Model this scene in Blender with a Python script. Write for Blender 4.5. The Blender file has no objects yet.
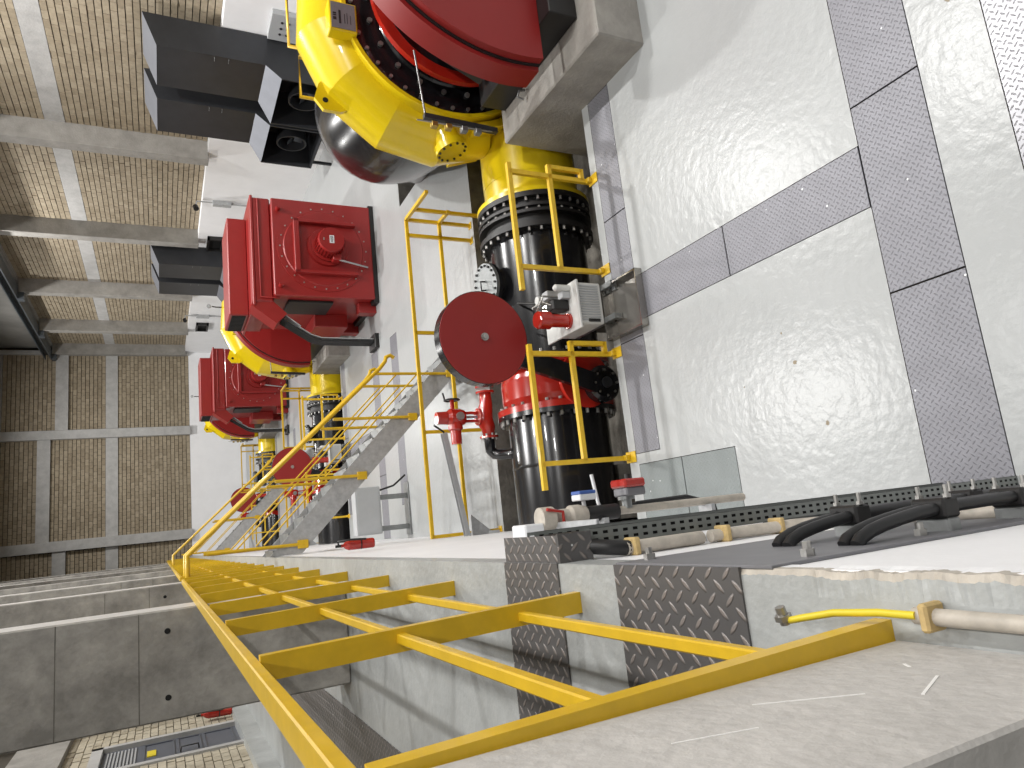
import bpy, math, random
from mathutils import Vector, Matrix
random.seed(7)
scene = bpy.context.scene
C = scene.collection
# ------------------------------------------------------------------ camera
cam_d = bpy.data.cameras.new('camera'); cam = bpy.data.objects.new('camera', cam_d); C.objects.link(cam)
cam_d.sensor_width = 36.0; cam_d.lens = 700*36/1024; cam_d.clip_start = 0.02; cam_d.clip_end = 300
cam.matrix_world = Matrix(((-0.10595381, 0.97688454, -0.18566203, 0),
                           (-0.43690614, -0.21345986, -0.87381229, 0),
                           (-0.8932451, -0.01146686, 0.44942374, 4.6), (0, 0, 0, 1)))
scene.camera = cam
# ------------------------------------------------------------------ world, lamps, exposure
w = bpy.data.worlds.new('world'); scene.world = w; w.use_nodes = True
w.node_tree.nodes['Background'].inputs[0].default_value = (0.9, 0.95, 1, 1)
w.node_tree.nodes['Background'].inputs[1].default_value = 0.04
def lamp(x, y, z, power, size=0.55):
    l = bpy.data.lights.new('high_bay_light', 'AREA'); l.shape = 'DISK'; l.size = size; l.energy = power
    l.color = (1, 0.985, 0.96); l.spread = math.radians(165)
    o = bpy.data.objects.new('high_bay_light', l); C.objects.link(o); o.location = (x, y, z)
for (x, y, p) in ((2.6, 14.2, 2100), (9.6, 14.6, 2700), (2.6, 7.4, 600), (9.6, 7.8, 2300), (2.6, 0.6, 450), (9.6, 1.0, 2200),
                  (2.6, -6.0, 900), (9.6, -6.0, 2200), (2.6, 27.5, 1800), (9.4, 27.5, 2600), (5.8, 37.5, 2700)):  # row behind the camera is unseen, added to brighten the near railing
    lamp(x, y, 13.0, p)
vs = scene.view_settings
vs.view_transform = 'Standard'; vs.look = 'None'; vs.gamma = 1; vs.exposure = -1.55; vs.use_curve_mapping = False
# ------------------------------------------------------------------ materials
MATS = {}
def nt(name):
    m = bpy.data.materials.new(name); m.use_nodes = True
    n = m.node_tree.nodes; b = n['Principled BSDF']; MATS[name] = m
    return m, n, m.node_tree.links, b
def setb(b, col, rough, metal=0.0, coat=0.0):
    b.inputs['Base Color'].default_value = (*col, 1); b.inputs['Roughness'].default_value = rough
    b.inputs['Metallic'].default_value = metal; b.inputs['Coat Weight'].default_value = coat
def paint(name, col, rough=0.4, metal=0.0, coat=0.0, var=0.12, scale=3.0, bump=0.0, bscale=30.0, col2=None, thr=(0.35, 0.7)):
    """paint / concrete / metal with a mottled colour and optional bump"""
    m, n, l, b = nt(name); setb(b, col, rough, metal, coat)
    tc = n.new('ShaderNodeTexCoord'); no = n.new('ShaderNodeTexNoise'); no.inputs['Scale'].default_value = scale
    no.inputs['Detail'].default_value = 6; no.inputs['Roughness'].default_value = 0.65
    l.new(tc.outputs['Object'], no.inputs['Vector'])
    r = n.new('ShaderNodeValToRGB'); r.color_ramp.elements[0].position = thr[0]; r.color_ramp.elements[1].position = thr[1]
    c2 = col2 or tuple(max(0, c*(1-var*2)) for c in col)
    r.color_ramp.elements[0].color = (*c2, 1); r.color_ramp.elements[1].color = (*col, 1)
    l.new(no.outputs['Fac'], r.inputs[0]); l.new(r.outputs[0], b.inputs['Base Color'])
    if bump:
        nb = n.new('ShaderNodeTexNoise'); nb.inputs['Scale'].default_value = bscale; nb.inputs['Detail'].default_value = 4
        l.new(tc.outputs['Object'], nb.inputs['Vector'])
        bp = n.new('ShaderNodeBump'); bp.inputs['Strength'].default_value = bump; bp.inputs['Distance'].default_value = 0.02
        l.new(nb.outputs['Fac'], bp.inputs['Height']); l.new(bp.outputs[0], b.inputs['Normal'])
    return m
paint('floor_white', (0.385, 0.397, 0.398), 0.29, coat=0.0, var=0.035, scale=1.2, bump=0.28, bscale=11)
paint('wall_white', (0.88, 0.88, 0.895), 0.5, var=0.03, scale=1.5, bump=0.1)
paint('gallery_grey', (0.43, 0.445, 0.44), 0.38, coat=0.1, var=0.12, scale=2.2, bump=0.3, bscale=18)
paint('concrete', (0.33, 0.315, 0.29), 0.85, var=0.16, scale=2.0, bump=0.4, bscale=24)
paint('concrete_light', (0.47, 0.465, 0.455), 0.8, var=0.12, scale=2.6, bump=0.3, bscale=20)
paint('concrete_near_lit', (0.55, 0.53, 0.505), 0.8, var=0.09, scale=5.0, bump=0.3, bscale=30)
paint('scratch_white', (0.85, 0.84, 0.82), 0.8, var=0.05)
paint('concrete_pier', (0.44, 0.42, 0.385), 0.85, var=0.24, scale=3.2, bump=0.35, bscale=16)
paint('plinth_concrete', (0.37, 0.35, 0.32), 0.8, var=0.16, scale=3.0, bump=0.3, bscale=26)
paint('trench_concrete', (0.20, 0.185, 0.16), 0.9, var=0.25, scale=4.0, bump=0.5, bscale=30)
paint('mortar', (0.07, 0.06, 0.045), 0.95, var=0.1, scale=8)
paint('yellow_rail', (0.74, 0.47, 0.016), 0.38, coat=0.15, var=0.08, scale=9)
paint('yellow_pump', (0.76, 0.56, 0.006), 0.28, coat=0.4, var=0.04, scale=4)
paint('red_paint', (0.27, 0.012, 0.011), 0.42, coat=0.12, var=0.05, scale=5)
paint('red_guard', (0.26, 0.012, 0.011), 0.45, var=0.05, scale=2)
paint('red_valve', (0.43, 0.02, 0.011), 0.2, coat=0.5, var=0.06, scale=6)
paint('black_gloss', (0.012, 0.012, 0.014), 0.22, coat=0.3, var=0.2, scale=5)
paint('black_steel', (0.014, 0.013, 0.013), 0.5, var=0.2, scale=6)
paint('black_cable', (0.012, 0.012, 0.013), 0.45, var=0.1, scale=10)
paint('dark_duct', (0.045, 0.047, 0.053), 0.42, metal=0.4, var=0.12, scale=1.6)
paint('duct_slope_lit', (0.2, 0.21, 0.24), 0.45, metal=0.4, var=0.06, scale=3)  # light falling on the upward slopes is put into this paler grey
paint('galvanised', (0.46, 0.47, 0.48), 0.5, metal=0.12, var=0.14, scale=14)
paint('steel_grey', (0.30, 0.31, 0.31), 0.4, metal=0.7, var=0.12, scale=10)
paint('bolt_metal', (0.48, 0.47, 0.45), 0.35, metal=0.8, var=0.1, scale=20)
paint('tray_green', (0.22, 0.235, 0.225), 0.45, metal=0.3, var=0.08, scale=12)
paint('panel_grey', (0.42, 0.43, 0.44), 0.4, var=0.04, scale=4)
paint('plate_grey', (0.2, 0.2, 0.215), 0.5, metal=0.2, var=0.06, scale=8)
paint('tank_white', (0.62, 0.62, 0.60), 0.45, var=0.05, scale=6)
paint('stainless', (0.42, 0.40, 0.37), 0.22, metal=0.9, var=0.1, scale=3, bump=0.1, bscale=3)
paint('plastic_white', (0.72, 0.73, 0.75), 0.4, var=0.03)
paint('plastic_blue', (0.05, 0.12, 0.4), 0.4, var=0.03)
paint('conduit_beige', (0.55, 0.50, 0.43), 0.5, var=0.15, scale=12)
paint('foam_tan', (0.62, 0.45, 0.2), 0.8, var=0.15, scale=30)
paint('foam_chip', (0.32, 0.27, 0.2), 0.9, var=0.1, scale=20)
paint('door_grey', (0.105, 0.115, 0.14), 0.45, var=0.05, scale=3)
paint('void_black', (0.006, 0.006, 0.006), 0.8, var=0.1)
paint('crane_steel', (0.10, 0.115, 0.13), 0.45, metal=0.3, var=0.1, scale=2)
paint('roof_concrete', (0.32, 0.31, 0.29), 0.9, var=0.14, scale=0.7)
paint('brass', (0.5, 0.36, 0.1), 0.35, metal=0.8, var=0.1, scale=10)
paint('wire_yellow', (0.75, 0.6, 0.03), 0.45, var=0.03)

def brick_mat(name, a, b2):
    m, n, l, b = nt(name); setb(b, a, 0.85)
    g = n.new('ShaderNodeNewGeometry'); r = n.new('ShaderNodeValToRGB')
    r.color_ramp.elements[0].color = (*b2, 1); r.color_ramp.elements[1].color = (*a, 1)
    l.new(g.outputs['Random Per Island'], r.inputs[0])
    tc = n.new('ShaderNodeTexCoord'); no = n.new('ShaderNodeTexNoise'); no.inputs['Scale'].default_value = 9
    no.inputs['Detail'].default_value = 5; l.new(tc.outputs['Object'], no.inputs['Vector'])
    mx = n.new('ShaderNodeMixRGB'); mx.blend_type = 'MULTIPLY'; mx.inputs[0].default_value = 0.5
    l.new(r.outputs[0], mx.inputs[1]); l.new(no.outputs['Fac'], mx.inputs[2]); l.new(mx.outputs[0], b.inputs['Base Color'])
brick_mat('brick_tan', (0.47, 0.395, 0.285), (0.36, 0.295, 0.205))
brick_mat('brick_cream', (0.60, 0.54, 0.42), (0.5, 0.44, 0.33))

def tread(name, col, rough, metal, pitch=0.052, dark=0.5, lift=0.5, lug=None):
    """checker plate: raised lozenges in alternating directions, as colour wear + bump"""
    m, n, l, b = nt(name); setb(b, col, rough, metal)
    tc = n.new('ShaderNodeTexCoord'); sp = n.new('ShaderNodeSeparateXYZ'); l.new(tc.outputs['UV'], sp.inputs[0])
    def M(op, a, b2=None, c=None):
        k = n.new('ShaderNodeMath'); k.operation = op
        for i, v in enumerate((a, b2, c)):
            if v is None: continue
            if isinstance(v, (int, float)): k.inputs[i].default_value = v
            else: l.new(v, k.inputs[i])
        return k.outputs[0]
    def rot(sgn):
        u = M('MULTIPLY', M('ADD', sp.outputs['X'], M('MULTIPLY', sp.outputs['Y'], sgn)), 0.7071/pitch)
        v = M('MULTIPLY', M('SUBTRACT', sp.outputs['Y'], M('MULTIPLY', sp.outputs['X'], sgn)), 0.7071/pitch)
        return u, v
    u, v = rot(1.0)
    fu = M('FLOOR', u); fv = M('FLOOR', v)
    par = M('MODULO', M('ABSOLUTE', M('ADD', fu, fv)), 2.0)
    cu = M('SUBTRACT', M('SUBTRACT', u, fu), 0.5); cv = M('SUBTRACT', M('SUBTRACT', v, fv), 0.5)
    def lug_(a, c):
        return M('ADD', M('POWER', M('ABSOLUTE', M('MULTIPLY', a, 2.25)), 2.0), M('POWER', M('ABSOLUTE', M('MULTIPLY', c, 7.5)), 2.0))
    e1 = lug_(cu, cv); e2 = lug_(cv, cu)
    d = M('ADD', M('MULTIPLY', e1, par), M('MULTIPLY', e2, M('SUBTRACT', 1.0, par)))
    mask = M('SMOOTH_MIN', 1.0, M('MAXIMUM', 0.0, M('SUBTRACT', 1.35, d)), 0.1)
    no = n.new('ShaderNodeTexNoise'); no.inputs['Scale'].default_value = 5; no.inputs['Detail'].default_value = 5
    l.new(tc.outputs['Object'], no.inputs['Vector'])
    mx = n.new('ShaderNodeMixRGB'); mx.inputs[1].default_value = (*[c*0.72 for c in col], 1); mx.inputs[2].default_value = (*col, 1)
    l.new(no.outputs['Fac'], mx.inputs[0])
    mx2 = n.new('ShaderNodeMixRGB'); l.new(mx.outputs[0], mx2.inputs[1]); mx2.inputs[2].default_value = (*(lug or [c*dark for c in col]), 1)
    l.new(M('MULTIPLY', mask, 0.75), mx2.inputs[0])
    vo = n.new('ShaderNodeTexVoronoi'); vo.inputs['Scale'].default_value = 9; l.new(tc.outputs['Object'], vo.inputs['Vector'])
    sx = n.new('ShaderNodeSeparateXYZ'); l.new(vo.outputs['Color'], sx.inputs[0])
    sm = M('MULTIPLY', M('LESS_THAN', vo.outputs['Distance'], 0.07), M('GREATER_THAN', sx.outputs['X'], 0.72))
    mx3 = n.new('ShaderNodeMixRGB'); l.new(sm, mx3.inputs[0]); l.new(mx2.outputs[0], mx3.inputs[1]); mx3.inputs[2].default_value = (0.62, 0.63, 0.64, 1)
    l.new(mx3.outputs[0], b.inputs['Base Color'])
    bp = n.new('ShaderNodeBump'); bp.inputs['Strength'].default_value = lift; bp.inputs['Distance'].default_value = 0.004
    l.new(mask, bp.inputs['Height']); l.new(bp.outputs[0], b.inputs['Normal'])
tread('checker_floor', (0.235, 0.235, 0.26), 0.45, 0.3, pitch=0.036, dark=0.55)
tread('checker_shiny', (0.34, 0.34, 0.36), 0.36, 0.55, pitch=0.036, dark=0.35)
tread('checker_dark', (0.13, 0.125, 0.125), 0.4, 0.35, pitch=0.05, lug=(0.30, 0.26, 0.24), lift=0.8)
tread('checker_paint', (0.22, 0.245, 0.245), 0.45, 0.1, pitch=0.036, dark=0.8)

# ------------------------------------------------------------------ mesh builder
class MB:
    def __init__(s): s.v = []; s.f = []; s.sm = []; s.mi = []
    def add(s, vs, fs, smooth=False, mi=0):
        o = len(s.v); s.v += [tuple(p) for p in vs]
        for f in fs: s.f.append(tuple(i+o for i in f)); s.sm.append(smooth); s.mi.append(mi)
        return s
    def box(s, a, b, mi=0):
        (x0, y0, z0), (x1, y1, z1) = a, b
        v = [(x0,y0,z0),(x1,y0,z0),(x1,y1,z0),(x0,y1,z0),(x0,y0,z1),(x1,y0,z1),(x1,y1,z1),(x0,y1,z1)]
        return s.add(v, [(0,3,2,1),(4,5,6,7),(0,1,5,4),(1,2,6,5),(2,3,7,6),(3,0,4,7)], False, mi)
    def bbox(s, a, b, c=0.008, mi=0):
        """box with bevelled edges on all 12 edges"""
        x0,y0,z0 = a; x1,y1,z1 = b; v = []; f = []
        idx = {}
        for ix,x in enumerate((x0,x1)):
            for iy,y in enumerate((y0,y1)):
                for iz,z in enumerate((z0,z1)):
                    sx = c if ix==0 else -c; sy = c if iy==0 else -c; sz = c if iz==0 else -c
                    idx[ix,iy,iz,0] = len(v); v.append((x, y+sy, z+sz))
                    idx[ix,iy,iz,1] = len(v); v.append((x+sx, y, z+sz))
                    idx[ix,iy,iz,2] = len(v); v.append((x+sx, y+sy, z))
        I = lambda x,y,z,k: idx[x,y,z,k]
        for k in (0,1):
            q = [I(k,0,0,0),I(k,1,0,0),I(k,1,1,0),I(k,0,1,0)]; f.append(q if k else q[::-1])
            q = [I(0,k,0,1),I(0,k,1,1),I(1,k,1,1),I(1,k,0,1)]; f.append(q if k else q[::-1])
            q = [I(0,0,k,2),I(1,0,k,2),I(1,1,k,2),I(0,1,k,2)]; f.append(q if k else q[::-1])
        for p in (0,1):
            for q in (0,1):
                f.append([I(p,q,0,0),I(p,q,1,0),I(p,q,1,1),I(p,q,0,1)])
                f.append([I(p,0,q,0),I(p,1,q,0),I(p,1,q,2),I(p,0,q,2)])
                f.append([I(0,p,q,1),I(1,p,q,1),I(1,p,q,2),I(0,p,q,2)])
        for p in (0,1):
            for q in (0,1):
                for r in (0,1): f.append([I(p,q,r,0),I(p,q,r,1),I(p,q,r,2)])
        return s.add(v, f, False, mi)
    def frame(s, d):
        d = Vector(d).normalized(); up = Vector((0,0,1)) if abs(d.z) < 0.9 else Vector((0,1,0))
        a = d.cross(up).normalized(); return a, a.cross(d).normalized()
    def cyl(s, p, q, r, r2=None, n=20, caps=True, mi=0, smooth=True):
        p = Vector(p); q = Vector(q); r2 = r if r2 is None else r2; a, b = s.frame(q-p)
        ring = [(a*math.cos(2*math.pi*i/n)+b*math.sin(2*math.pi*i/n)) for i in range(n)]
        s.add([p+k*r for k in ring]+[q+k*r2 for k in ring], [(i,(i+1)%n,n+(i+1)%n,n+i) for i in range(n)], smooth, mi)
        if caps:
            s.add([p+k*r for k in ring], [tuple(range(n))[::-1]], False, mi); s.add([q+k*r2 for k in ring], [tuple(range(n))], False, mi)
        return s
    def tube(s, pts, r, n=10, mi=0, caps=True, rs=None):
        pts = [Vector(p) for p in pts]; rs = rs or [r]*len(pts); V = []; F = []
        d0 = (pts[1]-pts[0]).normalized(); a, b = s.frame(d0)
        for i, p in enumerate(pts):
            d = ((pts[min(i+1,len(pts)-1)]-p).normalized() + (p-pts[max(i-1,0)]).normalized()).normalized()
            a = (a-d*a.dot(d)).normalized(); b = a.cross(d).normalized()*(-1 if False else 1)
            V += [p+(a*math.cos(2*math.pi*k/n)+b*math.sin(2*math.pi*k/n))*rs[i] for k in range(n)]
        for i in range(len(pts)-1):
            for k in range(n): F.append((i*n+k, i*n+(k+1)%n, (i+1)*n+(k+1)%n, (i+1)*n+k))
        s.add(V, F, True, mi)
        if caps:
            s.add(V[:n], [tuple(range(n))], False, mi); s.add(V[-n:], [tuple(range(n))[::-1]], False, mi)
        return s
    def lathe(s, o, d, prof, n=32, mi=0, smooth=True):
        """prof: (distance along d, radius); sharp at every profile vertex"""
        o = Vector(o); d = Vector(d).normalized(); a, b = s.frame(d)
        ring = [(a*math.cos(2*math.pi*i/n)+b*math.sin(2*math.pi*i/n)) for i in range(n)]
        for (t0,r0),(t1,r1) in zip(prof, prof[1:]):
            V = [o+d*t0+k*r0 for k in ring]+[o+d*t1+k*r1 for k in ring]
            s.add(V, [(i,(i+1)%n,n+(i+1)%n,n+i) for i in range(n)], smooth, mi)
        return s
    def bar(s, p, q, w, h, up=(0,0,1), mi=0):
        """rectangular bar from p to q, w across, h along up"""
        p = Vector(p); q = Vector(q); d = (q-p).normalized(); u = Vector(up); a = d.cross(u)
        if a.length < 1e-4: a = Vector((1,0,0))
        a.normalize(); u = a.cross(d).normalized(); V = []
        for e in (p,q):
            for (i,j) in ((-1,-1),(1,-1),(1,1),(-1,1)): V.append(e+a*i*w/2+u*j*h/2)
        return s.add(V, [(0,1,2,3),(7,6,5,4),(0,4,5,1),(1,5,6,2),(2,6,7,3),(3,7,4,0)], False, mi)
    def prism(s, poly, axis, lo, hi, mi=0, round_=False):
        """polygon in the plane normal to axis ('x','y','z') extruded lo..hi"""
        P = {'x': lambda a,b,t: (t,a,b), 'y': lambda a,b,t: (a,t,b), 'z': lambda a,b,t: (a,b,t)}[axis]
        n = len(poly); V = [P(a,b,lo) for a,b in poly]+[P(a,b,hi) for a,b in poly]
        if round_:
            s.add(V, [tuple(range(n))[::-1], tuple(range(n,2*n))], False, mi)
            s.add(V, [(i,i+1,n+i+1,n+i) for i in range(n-1)], True, mi); return s.add(V, [(n-1,0,n,2*n-1)], False, mi)
        return s.add(V, [tuple(range(n))[::-1], tuple(range(n,2*n))]+[(i,(i+1)%n,n+(i+1)%n,n+i) for i in range(n)], False, mi)
    def bolts(s, o, d, R, n, r=0.025, h=0.03, ph=0.0, sides=6, arc=None):
        o = Vector(o); d = Vector(d).normalized(); a, b = s.frame(d)
        for i in range(n):
            t = ph+2*math.pi*i/n; p = o+(a*math.cos(t)+b*math.sin(t))*R
            s.cyl(p, p+d*h, r, n=sides, smooth=False)
        return s
    def build(s, name, mat, parent=None, uv=None):
        me = bpy.data.meshes.new(name); org = Vector((0,0,0)); q = parent
        while q is not None: org = org+q.location; q = q.parent
        me.from_pydata([(x-org.x, y-org.y, z-org.z) for x,y,z in s.v], [], s.f); me.validate()
        for mm in (mat if isinstance(mat, (list,tuple)) else [mat]): me.materials.append(MATS[mm])
        if len(me.polygons) == len(s.f):
            me.polygons.foreach_set('use_smooth', s.sm); me.polygons.foreach_set('material_index', s.mi)
        if uv:
            lay = me.uv_layers.new(name='UVMap'); i, j = uv
            for lp in me.loops:
                co = me.vertices[lp.vertex_index].co+org; lay.data[lp.index].uv = (co[i], co[j])
        o = bpy.data.objects.new(name, me); C.objects.link(o); o.parent = parent
        return o
def tag(o, label=None, cat=None, group=None, kind=None):
    if label: o['label'] = label
    if cat: o['category'] = cat
    if group: o['group'] = group
    if kind: o['kind'] = kind
    return o
def thing(name, loc, label, cat, group=None):
    o = bpy.data.objects.new(name, None); o.empty_display_size = 0.1; C.objects.link(o); o.location = loc
    return tag(o, label, cat, group)
def solo(name, mb, mat, label, cat, group=None, uv=None):
    """single-mesh thing, origin at its base centre"""
    xs = [v[0] for v in mb.v]; ys = [v[1] for v in mb.v]; zs = [v[2] for v in mb.v]
    org = Vector(((min(xs)+max(xs))/2, (min(ys)+max(ys))/2, min(zs)))
    o = mb.build(name, mat, None, uv); o.data.transform(Matrix.Translation(-org)); o.location = org
    return tag(o, label, cat, group)
def copy_tree(o, parent=None, off=None, label=None):
    c = o.copy(); C.objects.link(c); c.parent = parent
    if off: c.location = o.location+Vector(off)
    if label: c['label'] = label
    for ch in [x for x in bpy.data.objects if x.parent == o]: copy_tree(ch, c)
    return c
def text(name, body, size, mat, loc, rot, parent, thick=0.002):
    cu = bpy.data.curves.new(name, 'FONT'); cu.body = body; cu.size = size; cu.align_x = 'CENTER'; cu.align_y = 'CENTER'; cu.extrude = thick
    t = bpy.data.objects.new(name+'_tmp', cu); C.objects.link(t)
    dg = bpy.context.evaluated_depsgraph_get(); me = bpy.data.meshes.new_from_object(t.evaluated_get(dg))
    bpy.data.objects.remove(t); me.materials.clear(); me.materials.append(MATS[mat])
    o = bpy.data.objects.new(name, me); C.objects.link(o); o.parent = parent
    org = Vector((0,0,0)); q = parent
    while q is not None: org = org+q.location; q = q.parent
    o.location = Vector(loc)-org; o.rotation_euler = rot
    return o
P = 13.2                      # pump pitch
HG = 3.225                    # gallery level
# ------------------------------------------------------------------ floor with trenches and plate recesses
WX0, WX1, YN, YF = -0.2, 11.75, -9.0, 45.0
trench = [(-0.2, 7.6, 6.33+P*k, 9.72+P*k) for k in range(3)]
pits = [(6.7, 8.9, 10.7+P*k, 13.25+P*k) for k in range(3)]
strips = [(-0.18, 5.6, 2.475, 3.01), (1.91, 2.395, 3.01, 5.78), (0.52, 4.72, 5.78, 6.2), (-0.2, 0.41, 4.73, 6.17), (0.2, 4.6, 0.7, 2.035)]
for k in (1, 2):
    strips += [(-0.18, 4.2, 2.475+P*k, 3.01+P*k), (1.91, 2.395, 3.01+P*k, 5.78+P*k), (0.52, 4.72, 5.78+P*k, 6.2+P*k), (0.5, 4.2, 0.95+P*k, 1.45+P*k)]
mb = MB()
holes = trench+pits+strips
xs = sorted(set([WX0, WX1]+[v for h in holes for v in h[:2]])); ys = sorted(set([YN, YF]+[v for h in holes for v in h[2:]]))
inside = lambda x, y, L: any(a < x < b and c < y < d for a, b, c, d in L)
for x0, x1 in zip(xs, xs[1:]):
    for y0, y1 in zip(ys, ys[1:]):
        mx, my = (x0+x1)/2, (y0+y1)/2
        if inside(mx, my, trench) or inside(mx, my, pits): continue
        z = -0.022 if inside(mx, my, strips) else 0.0
        mb.add([(x0,y0,z),(x1,y0,z),(x1,y1,z),(x0,y1,z)], [(0,1,2,3)], False, 2 if z else 0)
for (a, b, c, d) in strips:
    for (p, q) in (((a,c),(b,c)),((b,c),(b,d)),((b,d),(a,d)),((a,d),(a,c))):
        mb.add([(*p,0),(*q,0),(*q,-0.022),(*p,-0.022)], [(0,1,2,3)], False, 2)
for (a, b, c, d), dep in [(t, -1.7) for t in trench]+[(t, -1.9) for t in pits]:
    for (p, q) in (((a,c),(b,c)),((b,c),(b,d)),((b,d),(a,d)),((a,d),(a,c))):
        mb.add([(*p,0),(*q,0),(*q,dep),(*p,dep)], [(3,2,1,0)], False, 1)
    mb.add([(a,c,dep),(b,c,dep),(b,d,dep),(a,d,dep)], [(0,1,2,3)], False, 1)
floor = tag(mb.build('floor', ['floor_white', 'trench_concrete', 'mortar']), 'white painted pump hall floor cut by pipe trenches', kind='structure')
for (x, y, r) in ((0.98,3.92,0.022),(0.45,3.72,0.02),(1.25,4.0,0.01),(0.9,4.5,0.008),(2.1,3.35,0.01),(3.0,2.2,0.03)):
    pts = [(x+r*random.uniform(0.6,1.2)*math.cos(k*math.pi/5), y+r*random.uniform(0.6,1.2)*math.sin(k*math.pi/5)) for k in range(10)]
    MB().prism(pts, 'z', -0.002, 0.0008).build('paint_chip', 'foam_chip', floor)
def plate(x0, x1, y0, y1, mat, z=0.0, g=0.006, parent=None, t=0.012):
    m = MB().bbox((x0+g, y0+g, z-t), (x1-g, y1-g, z+0.002), 0.0015)
    return m.build('floor_plate', mat, parent or floor, uv=(0, 1))
for a, b in ((-0.18,1.255),(1.255,2.69),(2.69,4.12),(4.12,5.6)): plate(a, b, 2.475, 3.01, 'checker_floor')
for a, b in ((3.01,4.44),(4.44,5.78)): plate(1.91, 2.395, a, b, 'checker_floor')
for a, b in ((0.52,1.75),(1.75,3.2),(3.2,4.72)): plate(a, b, 5.78, 6.2, 'checker_floor')
for a, b in ((4.73,5.47),(5.47,6.17)): plate(-0.2, 0.41, a, b, 'checker_paint')
for a, b in ((0.2,1.65),(1.65,3.1),(3.1,4.6)): plate(a, b, 0.7, 2.035, 'checker_shiny')
for k in (1, 2):
    o = P*k
    for a, b in ((-0.18,1.255),(1.255,2.69),(2.69,4.2)): plate(a, b, 2.475+o, 3.01+o, 'checker_floor')
    for a, b in ((3.01,4.44),(4.44,5.78)): plate(1.91, 2.395, a+o, b+o, 'checker_floor')
    for a, b in ((0.52,2.6),(2.6,4.72)): plate(a, b, 5.78+o, 6.2+o, 'checker_floor')
    for a, b in ((0.5,2.3),(2.3,4.2)): plate(a, b, 0.95+o, 1.45+o, 'checker_floor')
# ------------------------------------------------------------------ retaining wall and gallery
mb = MB().box((-0.5, YN, -1.7), (-0.2, YF, HG-0.03))
wall_low = tag(mb.build('wall_left_lower', 'wall_white'), 'white painted retaining wall under the gallery', kind='structure')
# gallery slab with a chipped nosing near the camera
mb = MB().box((-3.5, YN, HG-0.14), (-0.26, YF, HG))
ys_ = [0.3+0.009*i for i in range(134)]
rows = []
for y in ys_:
    rough = 1.0 if y < 1.25 else 0.25
    c1 = (0.012*abs(math.sin(y*23))*abs(math.sin(y*9+1))+random.uniform(0.0, 0.006))*rough; c2 = random.uniform(0.0, 0.014)*rough
    rows.append([(-0.26, y, HG), (-0.209-c1*0.6-random.uniform(0,0.004), y, HG-random.uniform(0, 0.006)*rough), (-0.197-c1*0.5, y, HG-0.008-c2*0.4), (-0.196-c1*0.5, y, HG-0.03-c2), (-0.196, y, HG-0.075)])
for i in range(len(rows)-1):
    for j in range(4): mb.add([rows[i][j], rows[i][j+1], rows[i+1][j+1], rows[i+1][j]], [(0,1,2,3)], False, 1 if j in (1,2) else 0 if j == 0 else 2)
mb.box((-0.26, YN, HG-0.14), (-0.197, 0.3, HG)); mb.box((-0.26, ys_[-1], HG-0.14), (-0.197, YF, HG))
gal = tag(mb.build('floor_gallery', ['gallery_grey', 'conduit_beige', 'wall_white']), 'grey painted gallery floor above the pump hall', kind='structure')
for (x0, x1, y0, y1) in ((-1.35,-0.195,2.45,2.93),(-0.425,-0.195,1.47,2.06),(-1.3,-0.425,1.47,2.06)):
    m = MB().box((x0, y0, HG-0.005), (x1, y1, HG+0.006)); m.build('floor_plate', 'checker_dark', gal, uv=(0, 1))
for y0, y1 in ((1.6,4.2),(4.2,6.9),(6.9,9.6),(9.6,12.3),(12.3,15),(15,17.7)):
    m = MB().bbox((-2.35, y0, HG-0.004), (-1.42, y1-0.01, HG+0.006), 0.002); m.build('floor_plate', 'checker_dark', gal, uv=(0, 1))
m = MB().box((-0.2, 2.45, HG-0.02), (-0.09, 2.93, HG-0.006)); m.build('cover_plate', 'checker_dark', gal, uv=(0, 1))
m = MB().box((-0.2, 2.44, HG-0.16), (-0.085, 2.452, HG-0.006)); m.build('cover_plate', 'checker_dark', gal, uv=(0, 2))
# plate fixed flat on the retaining wall below the gallery plate
m = MB().bbox((-0.2, 1.36, 1.6), (-0.19, 2.06, HG-0.004), 0.002); m.build('wall_plate', 'plate_grey', wall_low)
# kerb in front of the door wall
tag(MB().box((-3.12, 1.0, HG), (-2.9, 40, HG+0.255)).build('trim_1', 'gallery_grey'), 'pale raised kerb along the gallery door wall', kind='structure')
# ------------------------------------------------------------------ brick walls
def bricks(name, parent, mat, place, regions, bl, bh, gap_h, gap_v, depth):
    """regions: (a0,a1,z0,z1) on the wall plane; place(a, z, d) -> world point"""
    V = []; F = []
    for (a0, a1, z0, z1) in regions:
        nz = max(1, round((z1-z0)/bh)); h = (z1-z0)/nz
        for r in range(nz):
            zz0 = z0+r*h+gap_h/2; zz1 = z0+(r+1)*h-gap_h/2
            a = a0-(bl/2 if r % 2 else 0)
            while a < a1-0.01:
                s0 = max(a+gap_v/2, a0); s1 = min(a+bl-gap_v/2, a1)
                if s1-s0 > 0.03:
                    d = depth*random.uniform(0.8, 1.15); o = len(V)
                    V += [place(s0,zz0,0), place(s1,zz0,0), place(s1,zz1,0), place(s0,zz1,0), place(s0,zz0,d), place(s1,zz0,d), place(s1,zz1,d), place(s0,zz1,d)]
                    F += [tuple(o+i for i in q) for q in ((4,5,6,7),(0,1,5,4),(1,2,6,5),(2,3,7,6),(3,0,4,7))]
                a += bl
    m = MB(); m.v = V; m.f = F; m.sm = [False]*len(F); m.mi = [0]*len(F)
    return tag(m.build(name, mat, parent), kind='stuff')
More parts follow.
